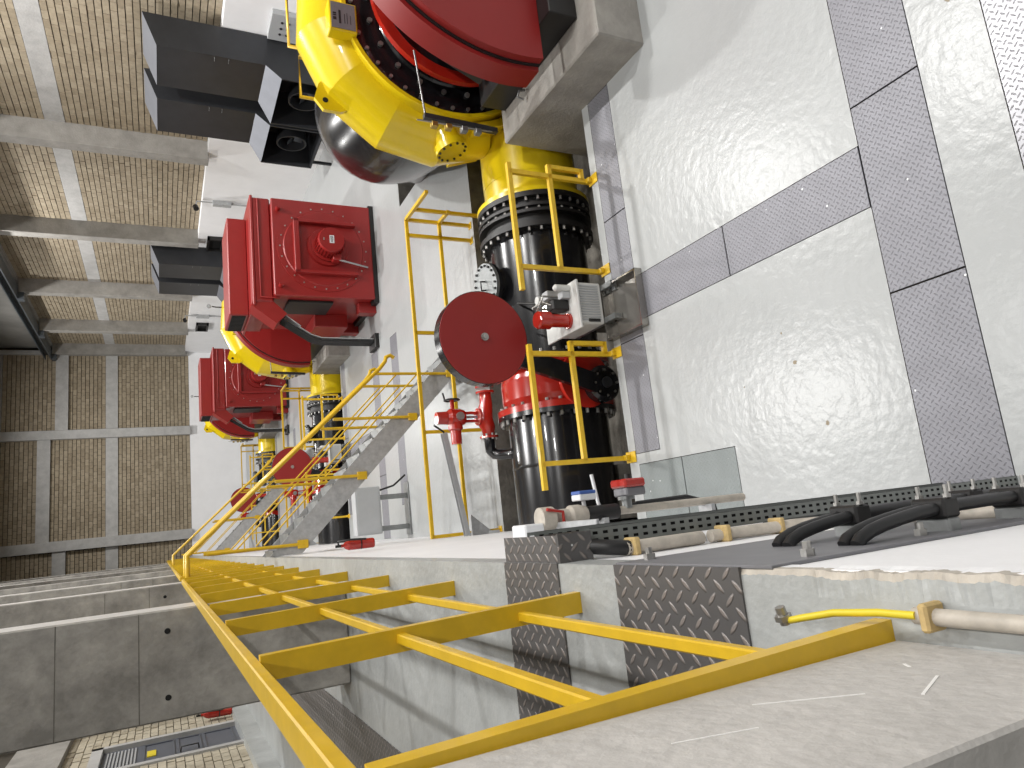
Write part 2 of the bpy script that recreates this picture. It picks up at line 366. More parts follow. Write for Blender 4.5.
# right wall: white base, recessed brick above between columns
mb = MB().box((11.75, YN, -0.3), (12.6, YF+0.4, 3.22))
wr = tag(mb.build('wall_right', 'wall_white'), 'white lower band of the right hall wall', kind='structure')
BX = 12.15
mb = MB().box((BX, YN, 3.22), (12.6, YF+0.4, 9.9)); mb.build('wall_backing', 'mortar', wr)
mb = MB().box((11.95, YN, 9.9), (12.6, YF+0.4, 14.5)); mb.build('upper_wall_band', 'roof_concrete', wr)
cols = [21.0, 27.6, 34.1, 39.9, 44.55]
place_r = lambda a, z, d: (BX-d, a, z)
segs = [(YN, cols[0])]+[(c+0.42, d) for c, d in zip(cols, cols[1:])]
m = MB()
for (a, b) in segs:
    MB().box((BX-0.05, a, 6.88), (BX+0.02, b, 7.36)).build('lintel', 'concrete_light', wr)
reg = [(a, b, z0, z1) for (a, b) in segs for (z0, z1) in ((3.22, 6.88), (7.36, 9.9))]
bricks('brick_courses', wr, 'brick_tan', place_r, reg, 0.29, 0.155, 0.022, 0.010, 0.045)
for i, c in enumerate(cols):
    o = MB().bbox((11.5, c, 3.2), (12.3, c+0.42, 9.9), 0.015).build('column', 'concrete')
    tag(o, kind='structure'); o['label'] = 'concrete wall column rising from the white band of the right wall'; o['group'] = 'right wall columns'
# far wall
mb = MB().box((-4, YF, -0.3), (12.6, YF+0.4, 3.05))
wf = tag(mb.build('wall_far', 'wall_white'), 'white lower band of the far end wall', kind='structure')
MB().box((-4, YF+0.1, 3.05), (12.6, YF+0.4, 14.5)).build('wall_backing', 'mortar', wf)
fc = [(11.55, 11.75), (6.75, 7.25), (0.75, 1.3), (-4.0, -3.6)]
bays = [(7.25, 11.55, 9.15, 9.75), (1.3, 6.75, 9.95, 10.55), (-3.6, 0.75, 9.2, 9.8)]
regf = []
for (a, b, z0, z1) in bays:
    regf += [(a, b, 3.05, 6.75), (a, b, 7.35, z0), (a, b, z1, 12.2)]
    MB().box((a, YF-0.02, 6.75), (b, YF+0.2, 7.35)).build('lintel', 'concrete_light', wf)
    MB().box((a, YF-0.15, z0), (b, YF+0.2, z1)).build('lintel', 'concrete_light', wf)
    MB().box((a, YF-0.05, 12.2), (b, YF+0.2, 12.7)).build('lintel', 'concrete', wf)
bricks('brick_courses', wf, 'brick_tan', lambda a, z, d: (a, YF+0.1-d, z), regf, 0.36, 0.205, 0.03, 0.016, 0.05)
for i, (a, b) in enumerate(fc):
    MB().bbox((a, YF-0.28, 3.02), (b, YF+0.2, 14.0), 0.015).build('column', 'concrete_light', wf)
# left wall behind the gallery, with door
LX = -3.05
mb = MB().box((LX-0.5, YN, HG), (LX-0.06, YF, 14.5))
wl = tag(mb.build('wall_left', 'mortar'), 'cream block wall behind the gallery piers', kind='structure')
D0, D1, DZ0, DZ1 = 12.9, 14.28, 3.48, 5.5
regl = [(6.5, D0-0.14, HG, 6.04), (D1+0.14, 26, HG, 6.04), (D0-0.14, D1+0.14, DZ1+0.16, 6.04)]
bricks('brick_courses', wl, 'brick_cream', lambda a, z, d: (LX-0.06+d, a, z), regl, 0.22, 0.125, 0.012, 0.012, 0.06)
MB().box((LX-0.06, 6.5, 6.04), (LX+0.1, 26, 6.8)).build('lintel', 'concrete', wl)
dr = tag(MB().box((LX-0.1, D0, DZ0), (LX-0.045, D1, DZ1)).build('door_1', 'door_grey'), 'grey metal door with a louvre in the block wall behind the gallery', kind='structure')
m = MB()
for (a, b, c, d) in ((D0-0.14,D0,DZ0,DZ1+0.16),(D1,D1+0.14,DZ0,DZ1+0.16),(D0-0.14,D1+0.14,DZ1,DZ1+0.16)): m.box((LX-0.06, a, c), (LX+0.03, b, d))
m.build('door_frame', 'concrete_light', dr)
for i in range(9):
    z = DZ1-0.08-0.05*i
    MB().box((LX-0.045, D0+0.12, z-0.012), (LX-0.028, D1-0.12, z+0.012)).build('louvre_slat', 'panel_grey', dr)
for (z0, z1) in ((3.55,4.0),(4.05,4.4),(4.45,4.9)):
    m = MB(); t = 0.02
    y0, y1 = D0+0.1, D1-0.1
    for q in (((y0,z0),(y1,z0+t)),((y0,z1-t),(y1,z1)),((y0,z0),(y0+t,z1)),((y1-t,z0),(y1,z1))): m.box((LX-0.045, q[0][0], q[0][1]), (LX-0.03, q[1][0], q[1][1]))
    m.build('door_panel_moulding', 'door_grey', dr)
MB().tube([(LX-0.04,13.3,4.1),(LX+0.03,13.3,4.11),(LX+0.03,13.3,4.36),(LX-0.04,13.3,4.37)], 0.012).build('door_handle', 'black_steel', dr)
MB().box((LX-0.045, 13.4, 4.72), (LX-0.03, 13.75, 4.85)).build('warning_sticker', 'wire_yellow', dr)
# gallery piers
SCR = [(0.927,3.753,0.839,3.596,0.003),(0.774,3.547,0.821,3.437,0.005),(0.91,3.396,0.89,3.409,0.005),(0.874,3.96,0.838,3.829,0.0025)]
piers = [(0.61, 1.045), (6.1, 6.55), (11.0, 11.4), (15.2, 15.6), (20.4, 20.8), (26.0, 26.4), (32, 32.4), (38, 38.4)]
for i, (a, b) in enumerate(piers):
    x0, x1 = -1.19, (-0.337 if i == 0 else -0.405)
    pm = MB().bbox((x0, a, HG), (x1, b, 13.2), 0.012 if i else 0.006); pm.mi[3] = 1  # hall-side face in lighter concrete, the stronger light there put into its colour
    pr = pm.build('pier', ['concrete_near_lit' if i == 0 else 'concrete_pier', 'concrete_near_lit'])
    tag(pr, 'tall concrete pier, number {} along the gallery counting from the camera'.format(('one', 'two', 'three', 'four', 'five', 'six', 'seven', 'eight')[i]), group='gallery piers', kind='structure')
    if i in (1, 2, 3):
        for hx in (-0.56, -1.03):
            MB().cyl((hx, a-0.003, 4.57), (hx, a+0.03, 4.57), 0.021, n=14).build('tie_hole', 'void_black', pr)
        for hz in (4.76, 5.28):
            MB().box((x0+0.01, a-0.0015, hz-0.0025), (x1-0.01, a+0.01, hz+0.0025)).build('form_joint', 'trench_concrete', pr)
    if i == 0:
        for (y0, z0, y1, z1, t_) in SCR:
            MB().bar((x1, y0, z0), (x1, y1, z1), t_, 0.002, up=(1,0,0)).build('scratch_mark', 'scratch_white', pr)
# ceiling and crane runway
tag(MB().box((-4, YN, 14.5), (12.6, YF+0.4, 14.8)).build('ceiling', 'roof_concrete'), 'dim concrete ceiling of the hall', kind='structure')
cb = thing('crane_runway', (11.47, 22, 9.7), 'dark blue-grey steel crane runway beam high on the right wall', 'crane beam')
m = MB().box((11.2, YN, 10.2), (11.75, YF-0.3, 10.24)).box((11.2, YN, 9.92), (11.75, YF-0.3, 9.96)).box((11.45, YN, 9.96), (11.5, YF-0.3, 10.2))
m.build('beam', 'crane_steel', cb)
MB().box((11.42, YN, 10.24), (11.53, YF-0.3, 10.36)).build('crane_rail', 'steel_grey', cb)
for c in cols:
    MB().box((11.2, c+0.02, 9.7), (11.5, c+0.40, 9.92)).build('corbel', 'crane_steel', cb)
# ------------------------------------------------------------------ gallery guard rail
def gallery_rail(y0, y1, posts, label):
    t = thing('guard_rail', (-0.33, y0, HG), label, 'guard rail')
    MB().bbox((-0.402, y0, 4.342), (-0.34, y1, 4.376), 0.004).build('top_rail', 'yellow_rail', t)
    for z in (3.47, 3.91): MB().bbox((-0.362, y0, z-0.016), (-0.33, y1, z+0.016), 0.004).build('mid_rail', 'yellow_rail', t)
    for p in posts: MB().bar((-0.333, p+0.008, HG), (-0.361, p+0.008, 4.343), 0.04, 0.074, up=(1,0,0)).build('post', 'yellow_rail', t)
    return t
gallery_rail(1.05, 10.47, [1.06, 2.32, 3.59, 4.81, 6.02, 7.2, 8.4, 9.5, 10.4], 'yellow gallery guard rail in the foreground beside the large concrete piers')
gallery_rail(11.5, 23.67, [11.5, 12.7, 13.9, 15.1, 16.3, 17.5, 18.7, 19.9, 21.1, 22.3, 23.55], 'yellow gallery guard rail beyond the nearer stair opening')
gallery_rail(24.7, 44.5, [24.7+1.2*i for i in range(17)], 'yellow gallery guard rail at the far end of the gallery')
# ------------------------------------------------------------------ stairs
def make_stair():
    Y0, Y1 = 10.52, 11.4
    t = thing('staircase', (1.4, 10.9, 0), 'galvanised staircase with yellow handrails, the nearer of the two', 'staircase')
    A = Vector((-0.2, 0, 3.05)); B = Vector((2.86, 0, 0.0)); d = (B-A).normalized(); nrm = Vector((-d.z, 0, d.x)); nrm = nrm if nrm.z > 0 else -nrm
    hw = 0.155
    for y in (Y0, Y1):
        s = MB(); top0 = A+nrm*hw; bot0 = A-nrm*hw; top1 = B+nrm*hw; bot1 = B-nrm*hw
        poly = [(-0.2, 3.2), (-0.05, 3.2)]
        # outline: plate cut vertical at wall, horizontal at floor
        def at_x(off, x): p = A+nrm*off; k = (x-p.x)/d.x; q = p+d*k; return (q.x, q.z)
        def at_z(off, z): p = A+nrm*off; k = (z-p.z)/d.z; q = p+d*k; return (q.x, q.z)
        poly = [at_x(hw, -0.19), at_z(hw, 0.0), at_z(-hw, 0.0), at_x(-hw, -0.19)]
        s.prism(poly, 'y', y-0.012, y+0.012)
        st = s.build('stringer', 'galvanised', t)
    n = 14
    for i in range(0, n):
        x = -0.2+3.06*i/n; z = 3.05-3.05*i/n+0.165
        MB().bbox((x-0.10, Y0+0.012, z-0.03), (x+0.09, Y1-0.012, z), 0.004).build('tread', 'steel_grey', t)
    for y, sgn in ((Y0-0.03, -1), (Y1+0.03, 1)):
        def rail(h, x0, x1, r, name, curl=False):
            p0 = (x0, y, 3.13-(x0+0.2)*1.0+h); p1 = (x1, y, 3.13-(x1+0.2)*1.0+h)
            pts = [p0, p1]
            if curl:
                pts = [(-0.33, y, 4.3), (-0.05, y, 4.3)]+[(x1-0.12, y, 3.13-(x1+0.08)+h), (x1, y, p1[2]+0.02), (x1+0.07, y, p1[2]-0.0), (x1+0.10, y, p1[2]-0.07), (x1+0.06, y, p1[2]-0.13)]
            MB().tube(pts, r, n=10).build(name, 'yellow_rail', t)
        rail(1.08, -0.05, 2.62, 0.032, 'handrail', True)
        rail(0.72, -0.04, 2.42, 0.012, 'mid_rail'); rail(0.38, -0.02, 2.42, 0.012, 'mid_rail')
        for x in (-0.06, 0.85, 1.72, 2.42):
            zt = 3.13-(x+0.2)+1.07; zb = 3.13-(x+0.2)-0.2
            po = MB().tube([(x, y, zb), (x, y, zt)], 0.024, n=10).build('post', 'yellow_rail', t)
            MB().bbox((x-0.06, y-0.02, zb-0.06), (x+0.06, y+0.02, zb+0.09), 0.008).build('bracket', 'yellow_rail', po)
    for y in (Y0, Y1): MB().box((2.78, y-0.06, 0), (3.1, y+0.06, 0.012)).build('foot_plate', 'galvanised', t)
    return t
st = make_stair()
copy_tree(st, off=(0, P, 0), label='galvanised staircase with yellow handrails, the farther of the two')
# ------------------------------------------------------------------ unit builders (unit 1 coordinates)
CX, CZ = 6.45, 1.2
ORD = ['nearest', 'middle', 'farthest']
def make_pump():
    t = thing('centrifugal_pump', (CX, 8.0, -0.8), 'x', 'pump', 'yellow volute pumps')
    # mitred spiral casing
    N = 11; s = MB(); a0 = math.radians(205); a1 = math.radians(-90)
    sec = []
    for i in range(N+1):
        f = i/N; ang = a0+(a1-a0)*f; r = 0.37+0.31*f**0.72; Rc = 1.285+0.055*f
        sec.append((ang, r, Rc))
    n = 24
    def ring(ang, r, Rc):
        c = Vector((CX+Rc*math.cos(ang), 8.0, CZ+Rc*math.sin(ang))); rad = Vector((math.cos(ang), 0, math.sin(ang)))
        return [c+rad*(r*math.cos(2*math.pi*k/n))+Vector((0,1,0))*(r*1.02*math.sin(2*math.pi*k/n)) for k in range(n)]
    for (A, B) in zip(sec, sec[1:]):
        V = ring(*A)+ring(*B)
        s.add(V, [(k, n+k, n+(k+1) % n, (k+1) % n) for k in range(n)], True)
    V = ring(*sec[0]); s.add(V, [tuple(range(n))], False)
    s.cyl((CX+0.05, 8, -0.14), (4.5, 8, -0.14), 0.665, n=40, caps=False)
    # cutwater web between tail and outlet
    s.prism([(5.0,0.75),(5.35,0.75),(5.75,0.4),(5.3,0.35)], 'y', 7.72, 8.28)
    s.prism([(4.98,0.9),(5.08,0.9),(5.25,0.42),(5.15,0.42)], 'y', 7.5, 8.5)
    cs = s.build('volute_casing', 'yellow_pump', t)
    # back disc of casing
    MB().cyl((CX, 8.2, CZ), (CX, 8.45, CZ), 1.15, n=48).build('back_plate', 'yellow_pump', t)
    MB().lathe((CX,7.46,CZ), (0,-1,0), [(-0.35,1.36),(0.05,1.36),(0.05,1.31),(0.0,1.30)], n=56).build('cover_ring', 'yellow_pump', t)
    cv = MB().lathe((CX,7.46,CZ), (0,-1,0), [(-0.02,1.31),(0.02,1.31),(0.02,0.95),(-0.02,0.93),(0.1,0.80),(0.16,0.3),(0.3,0.28),(0.3,0.0)], n=56).build('front_cover', 'black_gloss', t)
    b = MB(); b.bolts((CX,7.44,CZ), (0,-1,0), 1.24, 36, 0.026, 0.03); b.bolts((CX,7.44,CZ), (0,-1,0), 1.04, 20, 0.034, 0.035, 0.1)
    tag(b.build('cover_bolts', 'bolt_metal', cv), kind='stuff')
    MB().lathe((CX,7.2,CZ), (0,-1,0), [(0,1.07),(0.08,1.07),(0.08,0.93),(0,0.93)], n=56).build('seal_ring', 'red_valve', t)
    MB().lathe((CX,7.5,CZ), (0,-1,0), [(0,0.9),(0.3,0.86)], n=40).build('bearing_shell', 'black_gloss', t)
    MB().lathe((CX,7.4,CZ), (0,-1,0), [(0,0.55),(0.19,0.5),(0.19,0.3),(0.2,0.0)], n=32).build('shaft_housing', 'black_steel', t)
    # nameplate on a yellow bracket, following the casing
    npb = MB()
    nb = MB().bbox((5.93, 7.34, 2.40), (6.33, 7.52, 2.74), 0.012).build('nameplate_bracket', 'yellow_pump', t)
    pl = MB().box((5.955, 7.332, 2.425), (6.305, 7.342, 2.715)).build('nameplate', 'plate_grey', nb)
    m = MB(); m.box((6.06,7.329,2.655),(6.10,7.333,2.695)).box((6.115,7.329,2.655),(6.13,7.333,2.695)).box((6.14,7.329,2.655),(6.16,7.333,2.695))
    m.box((6.02,7.329,2.60),(6.2,7.333,2.625))
    m.box((6.03,7.3305,2.55),(6.16,7.333,2.558)).box((6.03,7.3305,2.52),(6.18,7.333,2.527)).box((6.03,7.3305,2.48),(6.15,7.333,2.487))
    m.build('nameplate_print', 'black_steel', nb)
    # lifting lug on the casing shoulder
    ca = math.radians(126); px_, pz_ = CX+1.76*math.cos(ca), CZ+1.76*math.sin(ca)
    def L(a, b): return (px_+a*math.sin(ca)*-1+b*math.cos(ca), pz_+a*math.cos(ca)+b*math.sin(ca))
    poly = [L(-0.24,-0.08), L(0.24,-0.08), L(0.22,0.03), L(0.09,0.2), L(-0.09,0.2), L(-0.22,0.03)]
    lg = MB().prism(poly, 'y', 7.93, 7.99).build('lifting_lug', 'yellow_pump', t)
    h = L(0, 0.1); MB().cyl((h[0],7.925,h[1]), (h[0],7.995,h[1]), 0.035, n=16).build('lug_hole', 'void_black', lg)
    # inspection nozzle on the left shoulder
    nz = MB().lathe((5.0,7.72,1.22), (-1,-0.12,-0.28), [(0,0.17),(0.16,0.17),(0.16,0.215),(0.26,0.215),(0.26,0.19),(0.265,0.0)], n=26).build('inspection_nozzle', 'yellow_pump', t)
    dv = Vector((-1,-0.12,-0.28)).normalized(); e = Vector((5.0,7.72,1.22))+dv*0.262
    b = MB().bolts(e, dv, 0.185, 12, 0.017, 0.018); tag(b.build('nozzle_bolts', 'black_steel', nz), kind='stuff')
    # suction elbow
    s = MB(); pts = []; rs = []
    key = [((6.45,8.4,1.2),1.12),((6.48,9.0,1.2),1.16),((6.65,9.8,1.22),1.15),((6.95,10.5,1.12),1.12),((7.25,11.1,0.82),1.08),((7.52,11.55,0.3),1.04),((7.68,11.85,-0.35),1.02),((7.72,11.95,-1.1),1.0),((7.72,11.98,-1.85),1.0)]
    for i in range(len(key)-1):
        p0 = Vector(key[max(i-1,0)][0]); p1 = Vector(key[i][0]); p2 = Vector(key[i+1][0]); p3 = Vector(key[min(i+2,len(key)-1)][0])
        for k in range(4):
            u = k/4; pts.append(0.5*((2*p1)+(p2-p0)*u+(2*p0-5*p1+4*p2-p3)*u*u+(-p0+3*p1-3*p2+p3)*u**3)); rs.append(key[i][1]*(1-u)+key[i+1][1]*u)
    s.tube(pts, 1, n=40, rs=rs); s.build('suction_elbow', 'black_gloss', t)
    # air-vent gauge on top
    g = MB().tube([(6.9,7.95,2.95),(6.9,7.95,3.1),(6.9,7.9,3.22)], 0.018).build('gauge_pipe', 'black_steel', t)
    MB().lathe((6.9,7.9,3.3), (0,-1,0.2), [(0,0.0),(0,0.06),(0.05,0.06),(0.05,0.0)], n=20).build('gauge', 'steel_grey', g)
    # sight tube and gland piping
    MB().tube([(5.55,6.95,1.85),(4.72,6.95,1.78)], 0.012).build('sight_tube', 'steel_grey', t)
    gl = MB().bar((4.70,6.95,1.80), (4.66,6.95,0.86), 0.06, 0.07, up=(0,1,0)).build('instrument_rail', 'dark_duct', t)
    for z in (1.68, 1.5, 1.3, 1.12): MB().bbox((4.57,6.91,z-0.04), (4.64,6.99,z+0.04), 0.008).build('gauge_block', 'brass' if z > 1.4 else 'steel_grey', gl)
    MB().tube([(4.62,6.92,1.9),(4.62,6.92,1.0),(4.66,6.95,0.86)], 0.009).build('capillary', 'bolt_metal', gl)
    return t
def make_guard():
    t = thing('flywheel_guard', (CX, 5.8, 0.6), 'x', 'machine guard', 'red flywheel guards')
    def disc(y0, y1, R, zc):
        pts = []; lim = math.asin((zc-CZ)/R)
        k0 = math.pi-lim; k1 = 2*math.pi+lim
        n = 56
        a_lo = lim; a_hi = math.pi-lim
        for i in range(n+1):
            a = a_lo+(a_hi-a_lo)*i/n; pts.append((CX+R*math.cos(a), CZ+R*math.sin(a)))
        return pts, y0, y1
    p, y0, y1 = disc(0, 0, 1.83, 0.93); MB().prism(p, 'y', 5.72, 6.02, round_=True).build('rim', 'red_guard', t)
    p, _, _ = disc(0, 0, 1.78, 0.93); MB().prism(p, 'y', 5.69, 5.72, round_=True).build('groove', 'black_steel', t)
    p, _, _ = disc(0, 0, 1.76, 0.93); MB().prism(p, 'y', 5.6, 5.69, round_=True).build('front_panel', 'red_guard', t)
    # black base frame
    MB().bbox((5.12, 5.38, 0.58), (7.75, 7.18, 0.925), 0.01).build('base_frame', 'black_steel', t)
    MB().prism([(5.3,1.0),(5.75,1.0),(5.75,1.6),(5.6,1.6)], 'y', 6.25, 7.0).build('bearing_pedestal', 'black_steel', t)
    MB().bbox((5.7, 6.3, 1.0), (7.2, 7.0, 1.3), 0.02).build('bearing_block', 'black_steel', t)
    MB().tube([(5.05,6.6,0.6),(5.02,6.6,0.68),(4.95,6.62,0.7),(4.93,6.62,0.62)], 0.014).build('lifting_hook', 'steel_grey', t)
    return t
def make_plinth():
    return solo('concrete_plinth', MB().bbox((4.72, 5.08, -1.6), (8.1, 7.29, 0.58), 0.018), 'plinth_concrete', 'x', 'plinth', 'pump plinths')
def make_discharge():
    t = thing('discharge_pipe', (2.3, 8.0, -0.8), 'x', 'pipe', 'black discharge pipes')
    A = lambda x0, x1, r, **k: MB().lathe((x0,8,-0.14), (1 if x1 > x0 else -1,0,0), [(0,r),(abs(x1-x0),r)], n=48)
    MB().lathe((4.5,8,-0.14), (-1,0,0), [(0,0.66),(0.30,0.66),(0.30,0.79),(0.36,0.79),(0.36,0.6)], n=56).build('yellow_flange', 'yellow_pump', t)
    jt = MB().lathe((4.14,8,-0.14), (-1,0,0), [(0,0.6),(0,0.79),(0.07,0.79),(0.07,0.70),(0.17,0.70),(0.17,0.79),(0.21,0.79),(0.21,0.74),(0.25,0.74),(0.25,0.79),(0.29,0.79),(0.29,0.70),(0.42,0.70),(0.42,0.79),(0.49,0.79),(0.49,0.66)], n=56).build('dismantling_joint', 'black_steel', t)
    m = MB()
    for x in (4.07, 3.93, 3.65): m.bolts((x,8,-0.14), (-1,0,0), 0.75, 30, 0.02, 0.05)
    tag(m.build('joint_bolts', 'bolt_metal', jt), kind='stuff')
    m = MB().lathe((3.66,8,-0.14), (-1,0,0), [(0,0.665),(1.68,0.665),(1.68,0.79),(1.74,0.79),(1.74,0.5)], n=56); m.build('pipe_spool', 'black_gloss', t)
    tag(MB().bolts((1.98,8,-0.14), (1,0,0), 0.745, 28, 0.022, 0.05).build('flange_bolts', 'bolt_metal', t), kind='stuff')
    # manhole branch
    ax = Vector((-0.12,-0.1,1)).normalized(); o = Vector((3.1,8.03,0.3))
    mh = MB().lathe(o, ax, [(0,0.2),(0.34,0.2),(0.34,0.28),(0.385,0.28)], n=32).build('manhole_neck', 'black_gloss', t)
    MB().lathe(o, ax, [(0.385,0.28),(0.43,0.28),(0.43,0.0)], n=32).build('manhole_cover', 'steel_grey', mh)
    tag(MB().bolts(o+ax*0.43, ax, 0.245, 18, 0.016, 0.022).build('manhole_bolts', 'black_steel', mh), kind='stuff')
    MB().tube([o+ax*0.43+Vector((-0.08,0,0)), o+ax*0.50+Vector((-0.08,0,0)), o+ax*0.50+Vector((0.04,0,0)), o+ax*0.43+Vector((0.04,0,0))], 0.012).build('manhole_handle', 'black_steel', mh)
    # saddle supports in the trench
    MB().box((2.58, 7.5, -1.7), (2.82, 8.5, -0.66)).build('saddle', 'trench_concrete', t)
    return t
def make_tail():
    t = thing('discharge_pipe', (0.5, 8.0, -0.8), 'x', 'pipe', 'black discharge pipes')
    MB().lathe((1.28,8,-0.14), (-1,0,0), [(0,0.5),(0,0.79),(0.06,0.79),(0.06,0.665),(1.47,0.665)], n=56).build('pipe_tail', 'black_gloss', t)
    tag(MB().bolts((1.22,8,-0.14), (-1,0,0), 0.745, 28, 0.022, 0.05).build('flange_bolts', 'bolt_metal', t), kind='stuff')
    MB().lathe((0.62,8,-0.14), (-1,0,0), [(0,0.668),(0.02,0.672),(0.04,0.668)], n=56).build('weld_seam', 'black_gloss', t)
    MB().box((0.28, 7.5, -1.7), (0.52, 8.5, -0.66)).build('saddle', 'trench_concrete', t)
    return t
def make_valve():
    t = thing('butterfly_valve', (1.6, 8.0, -0.95), 'x', 'valve', 'red counterweight valves')
    b = MB().lathe((1.92,8,-0.14), (-1,0,0), [(0,0.6),(0,0.79),(0.07,0.79),(0.07,0.68),(0.2,0.71),(0.45,0.71),(0.56,0.68),(0.56,0.79),(0.64,0.79),(0.64,0.6)], n=56).build('body', 'red_valve', t)
    m = MB(); m.bolts((1.85,8,-0.14), (-1,0,0), 0.745, 28, 0.022, 0.03); m.bolts((1.37,8,-0.14), (1,0,0), 0.745, 28, 0.022, 0.03)
    tag(m.build('body_bolts', 'bolt_metal', b), kind='stuff')
    # shaft hubs
    MB().lathe((1.58,7.4,-0.14), (0,-1,0), [(0,0.3),(0.14,0.27),(0.14,0.36),(0.2,0.36),(0.2,0.0)], n=30).build('shaft_hub', 'red_valve', t)
    gb = MB().lathe((1.5,7.2,-0.32), (0,-1,0), [(0,0.23),(0.12,0.23),(0.16,0.19),(0.16,0.0)], n=30).build('gear_case', 'black_gloss', t)
    tag(MB().bolts((1.5,7.04,-0.32), (0,-1,0), 0.16, 8, 0.016, 0.02).build('case_bolts', 'bolt_metal', gb), kind='stuff')
    MB().lathe((1.5,7.04,-0.32), (0,-1,0), [(0,0.07),(0.04,0.07),(0.04,0.0)], n=20).build('shaft_end', 'dark_duct', gb)
    # lever arm and counterweight
    la = MB().bar((1.42,7.06,-0.42), (2.0,7.06,1.38), 0.24, 0.07, up=(0,1,0)).build('lever_arm', 'black_gloss', t)
    cw = MB().lathe((2.0,7.02,1.35), (0,-1,0), [(0,0.0),(0,0.54),(0.15,0.54),(0.15,0.53)], n=64).build('counterweight', 'black_gloss', t)
    MB().lathe((2.0,6.87,1.35), (0,-1,0), [(0,0.533),(0.008,0.53),(0.008,0.0)], n=64).build('weight_face', 'red_guard', cw)
    MB().lathe((2.0,6.862,1.35), (0,-1,0), [(0,0.045),(0.018,0.045),(0.018,0.028),(0.04,0.028),(0.04,0.0)], n=18).build('weight_bolt', 'bolt_metal', cw)
    return t
def make_bypass():
    """small by-pass line with gate valve on the far shoulder of the pipe"""
    t = thing('bypass_valve', (1.4, 8.6, 0.2), 'x', 'valve', 'red by-pass gate valves')
    y = 8.62; z = 0.60
    MB().tube([(0.82,8.3,0.33),(0.84,y-0.1,0.52),(0.86,y,z-0.06),(0.92,y,z),(1.08,y,z)], 0.075, n=14).build('elbow', 'black_gloss', t)
    for x in (1.08, 1.70, 1.78): MB().lathe((x,y,z), (1,0,0), [(0,0.0),(0,0.13),(0.03,0.13),(0.03,0.0)], n=20).build('flange', 'red_valve', t)
    tag(MB().bolts((1.06,y,z), (1,0,0), 0.105, 8, 0.014, 0.08).build('flange_bolts', 'bolt_metal', t), kind='stuff')
    MB().tube([(1.1,y,z),(1.22,y,z),(1.32,y,z+0.04),(1.42,y,z+0.04),(1.55,y,z),(1.72,y,z)], 0.09, n=16, rs=[0.075,0.1,0.115,0.115,0.09,0.08]).build('body', 'red_valve', t)
    m = MB()
    for i in range(5): m.lathe((1.82+0.055*i,y,z), (1,0,0), [(0,0.075),(0.014,0.11),(0.028,0.11),(0.042,0.075),(0.055,0.075)], n=20)
    m.build('bellows', 'black_steel', t)
    MB().tube([(2.08,y,z),(2.2,y,z),(2.3,8.5,0.5),(2.32,8.35,0.36)], 0.075, n=14).build('upstream_elbow', 'black_gloss', t)
    MB().lathe((1.38,y,z+0.1), (0,0,1), [(0,0.09),(0.02,0.12),(0.05,0.12),(0.05,0.06)], n=20).build('bonnet', 'red_valve', t)
    for dx in (-0.055, 0.055): MB().bbox((1.38+dx-0.018,y-0.03,z+0.14), (1.38+dx+0.018,y+0.03,z+0.36), 0.004).build('yoke_arm', 'red_valve', t)
    MB().cyl((1.38,y,z+0.12), (1.38,y,z+0.4), 0.016, n=10).build('stem', 'bolt_metal', t)
    ac = MB().lathe((1.38,y,z+0.35), (0,0,1), [(0,0.0),(0,0.1),(0.06,0.12),(0.2,0.12),(0.26,0.07),(0.26,0.0)], n=20).build('actuator', 'red_valve', t)
    MB().lathe((1.38,y,z+0.48), (-1,0,0), [(0,0.1),(0.16,0.1),(0.18,0.075),(0.36,0.07),(0.36,0.0)], n=18).build('actuator_motor', 'red_valve', ac)
    MB().lathe((1.38,y,z+0.5), (0,0,1), [(0.1,0.09),(0.24,0.085),(0.24,0.0)], n=18).build('actuator_cap', 'red_valve', ac)
    MB().lathe((1.38,y-0.1,z+0.45), (0,-1,0), [(0,0.055),(0.05,0.055),(0.05,0.0)], n=16).build('dial', 'bolt_metal', ac)
    MB().cyl((1.46,y,z+0.5), (1.62,y,z+0.5), 0.03, n=12).build('handwheel_shaft', 'red_valve', ac)
    hw = MB().tube([(1.62,y+0.1*math.cos(a*math.pi/8),z+0.5+0.1*math.sin(a*math.pi/8)) for a in range(17)], 0.012, n=8, caps=False)
    for a in (0, 2.1, 4.2): hw.bar((1.62,y,z+0.5), (1.62,y+0.1*math.cos(a),z+0.5+0.1*math.sin(a)), 0.014, 0.014, up=(1,0,0))
    hw.tube([(1.62,y,z+0.6),(1.72,y,z+0.62)], 0.012)
    hw.build('handwheel', 'black_steel', ac)
    return t
def make_near_rail(x0, x1, label):
    t = thing('trench_rail', (x0, 6.3, 0), label, 'guard rail', 'near-side trench guard rails')
    y = 6.36; r = 0.024
    sq = lambda p, q: MB().bar(p, q, 0.05, 0.05, up=(0,1,0))
    sq((x0-0.27,y,1.08), (x1+0.10,y,1.08)).build('top_rail', 'yellow_rail', t)
    m = sq((x0-0.0,y,0.56), (x1+0.145,y,0.56)); m.bar((x1+0.12,y,0.56), (x1+0.12,y,0.12), 0.05, 0.05, up=(0,1,0)); m.bar((x1+0.145,y,0.12), (x1,y,0.12), 0.05, 0.05, up=(0,1,0))
    m.build('mid_rail', 'yellow_rail', t)
    for x in (x0, x1):
        po = MB().bar((x,y-0.0,-0.06), (x,y,1.08), 0.05, 0.05, up=(0,1,0)).build('post', 'yellow_rail', t)
        MB().bbox((x-0.06,6.2,0.001), (x+0.06,6.37,0.014), 0.003).bbox((x-0.03,6.29,0.014), (x+0.03,6.36,0.07), 0.006).build('bracket', 'yellow_rail', po)
    return t
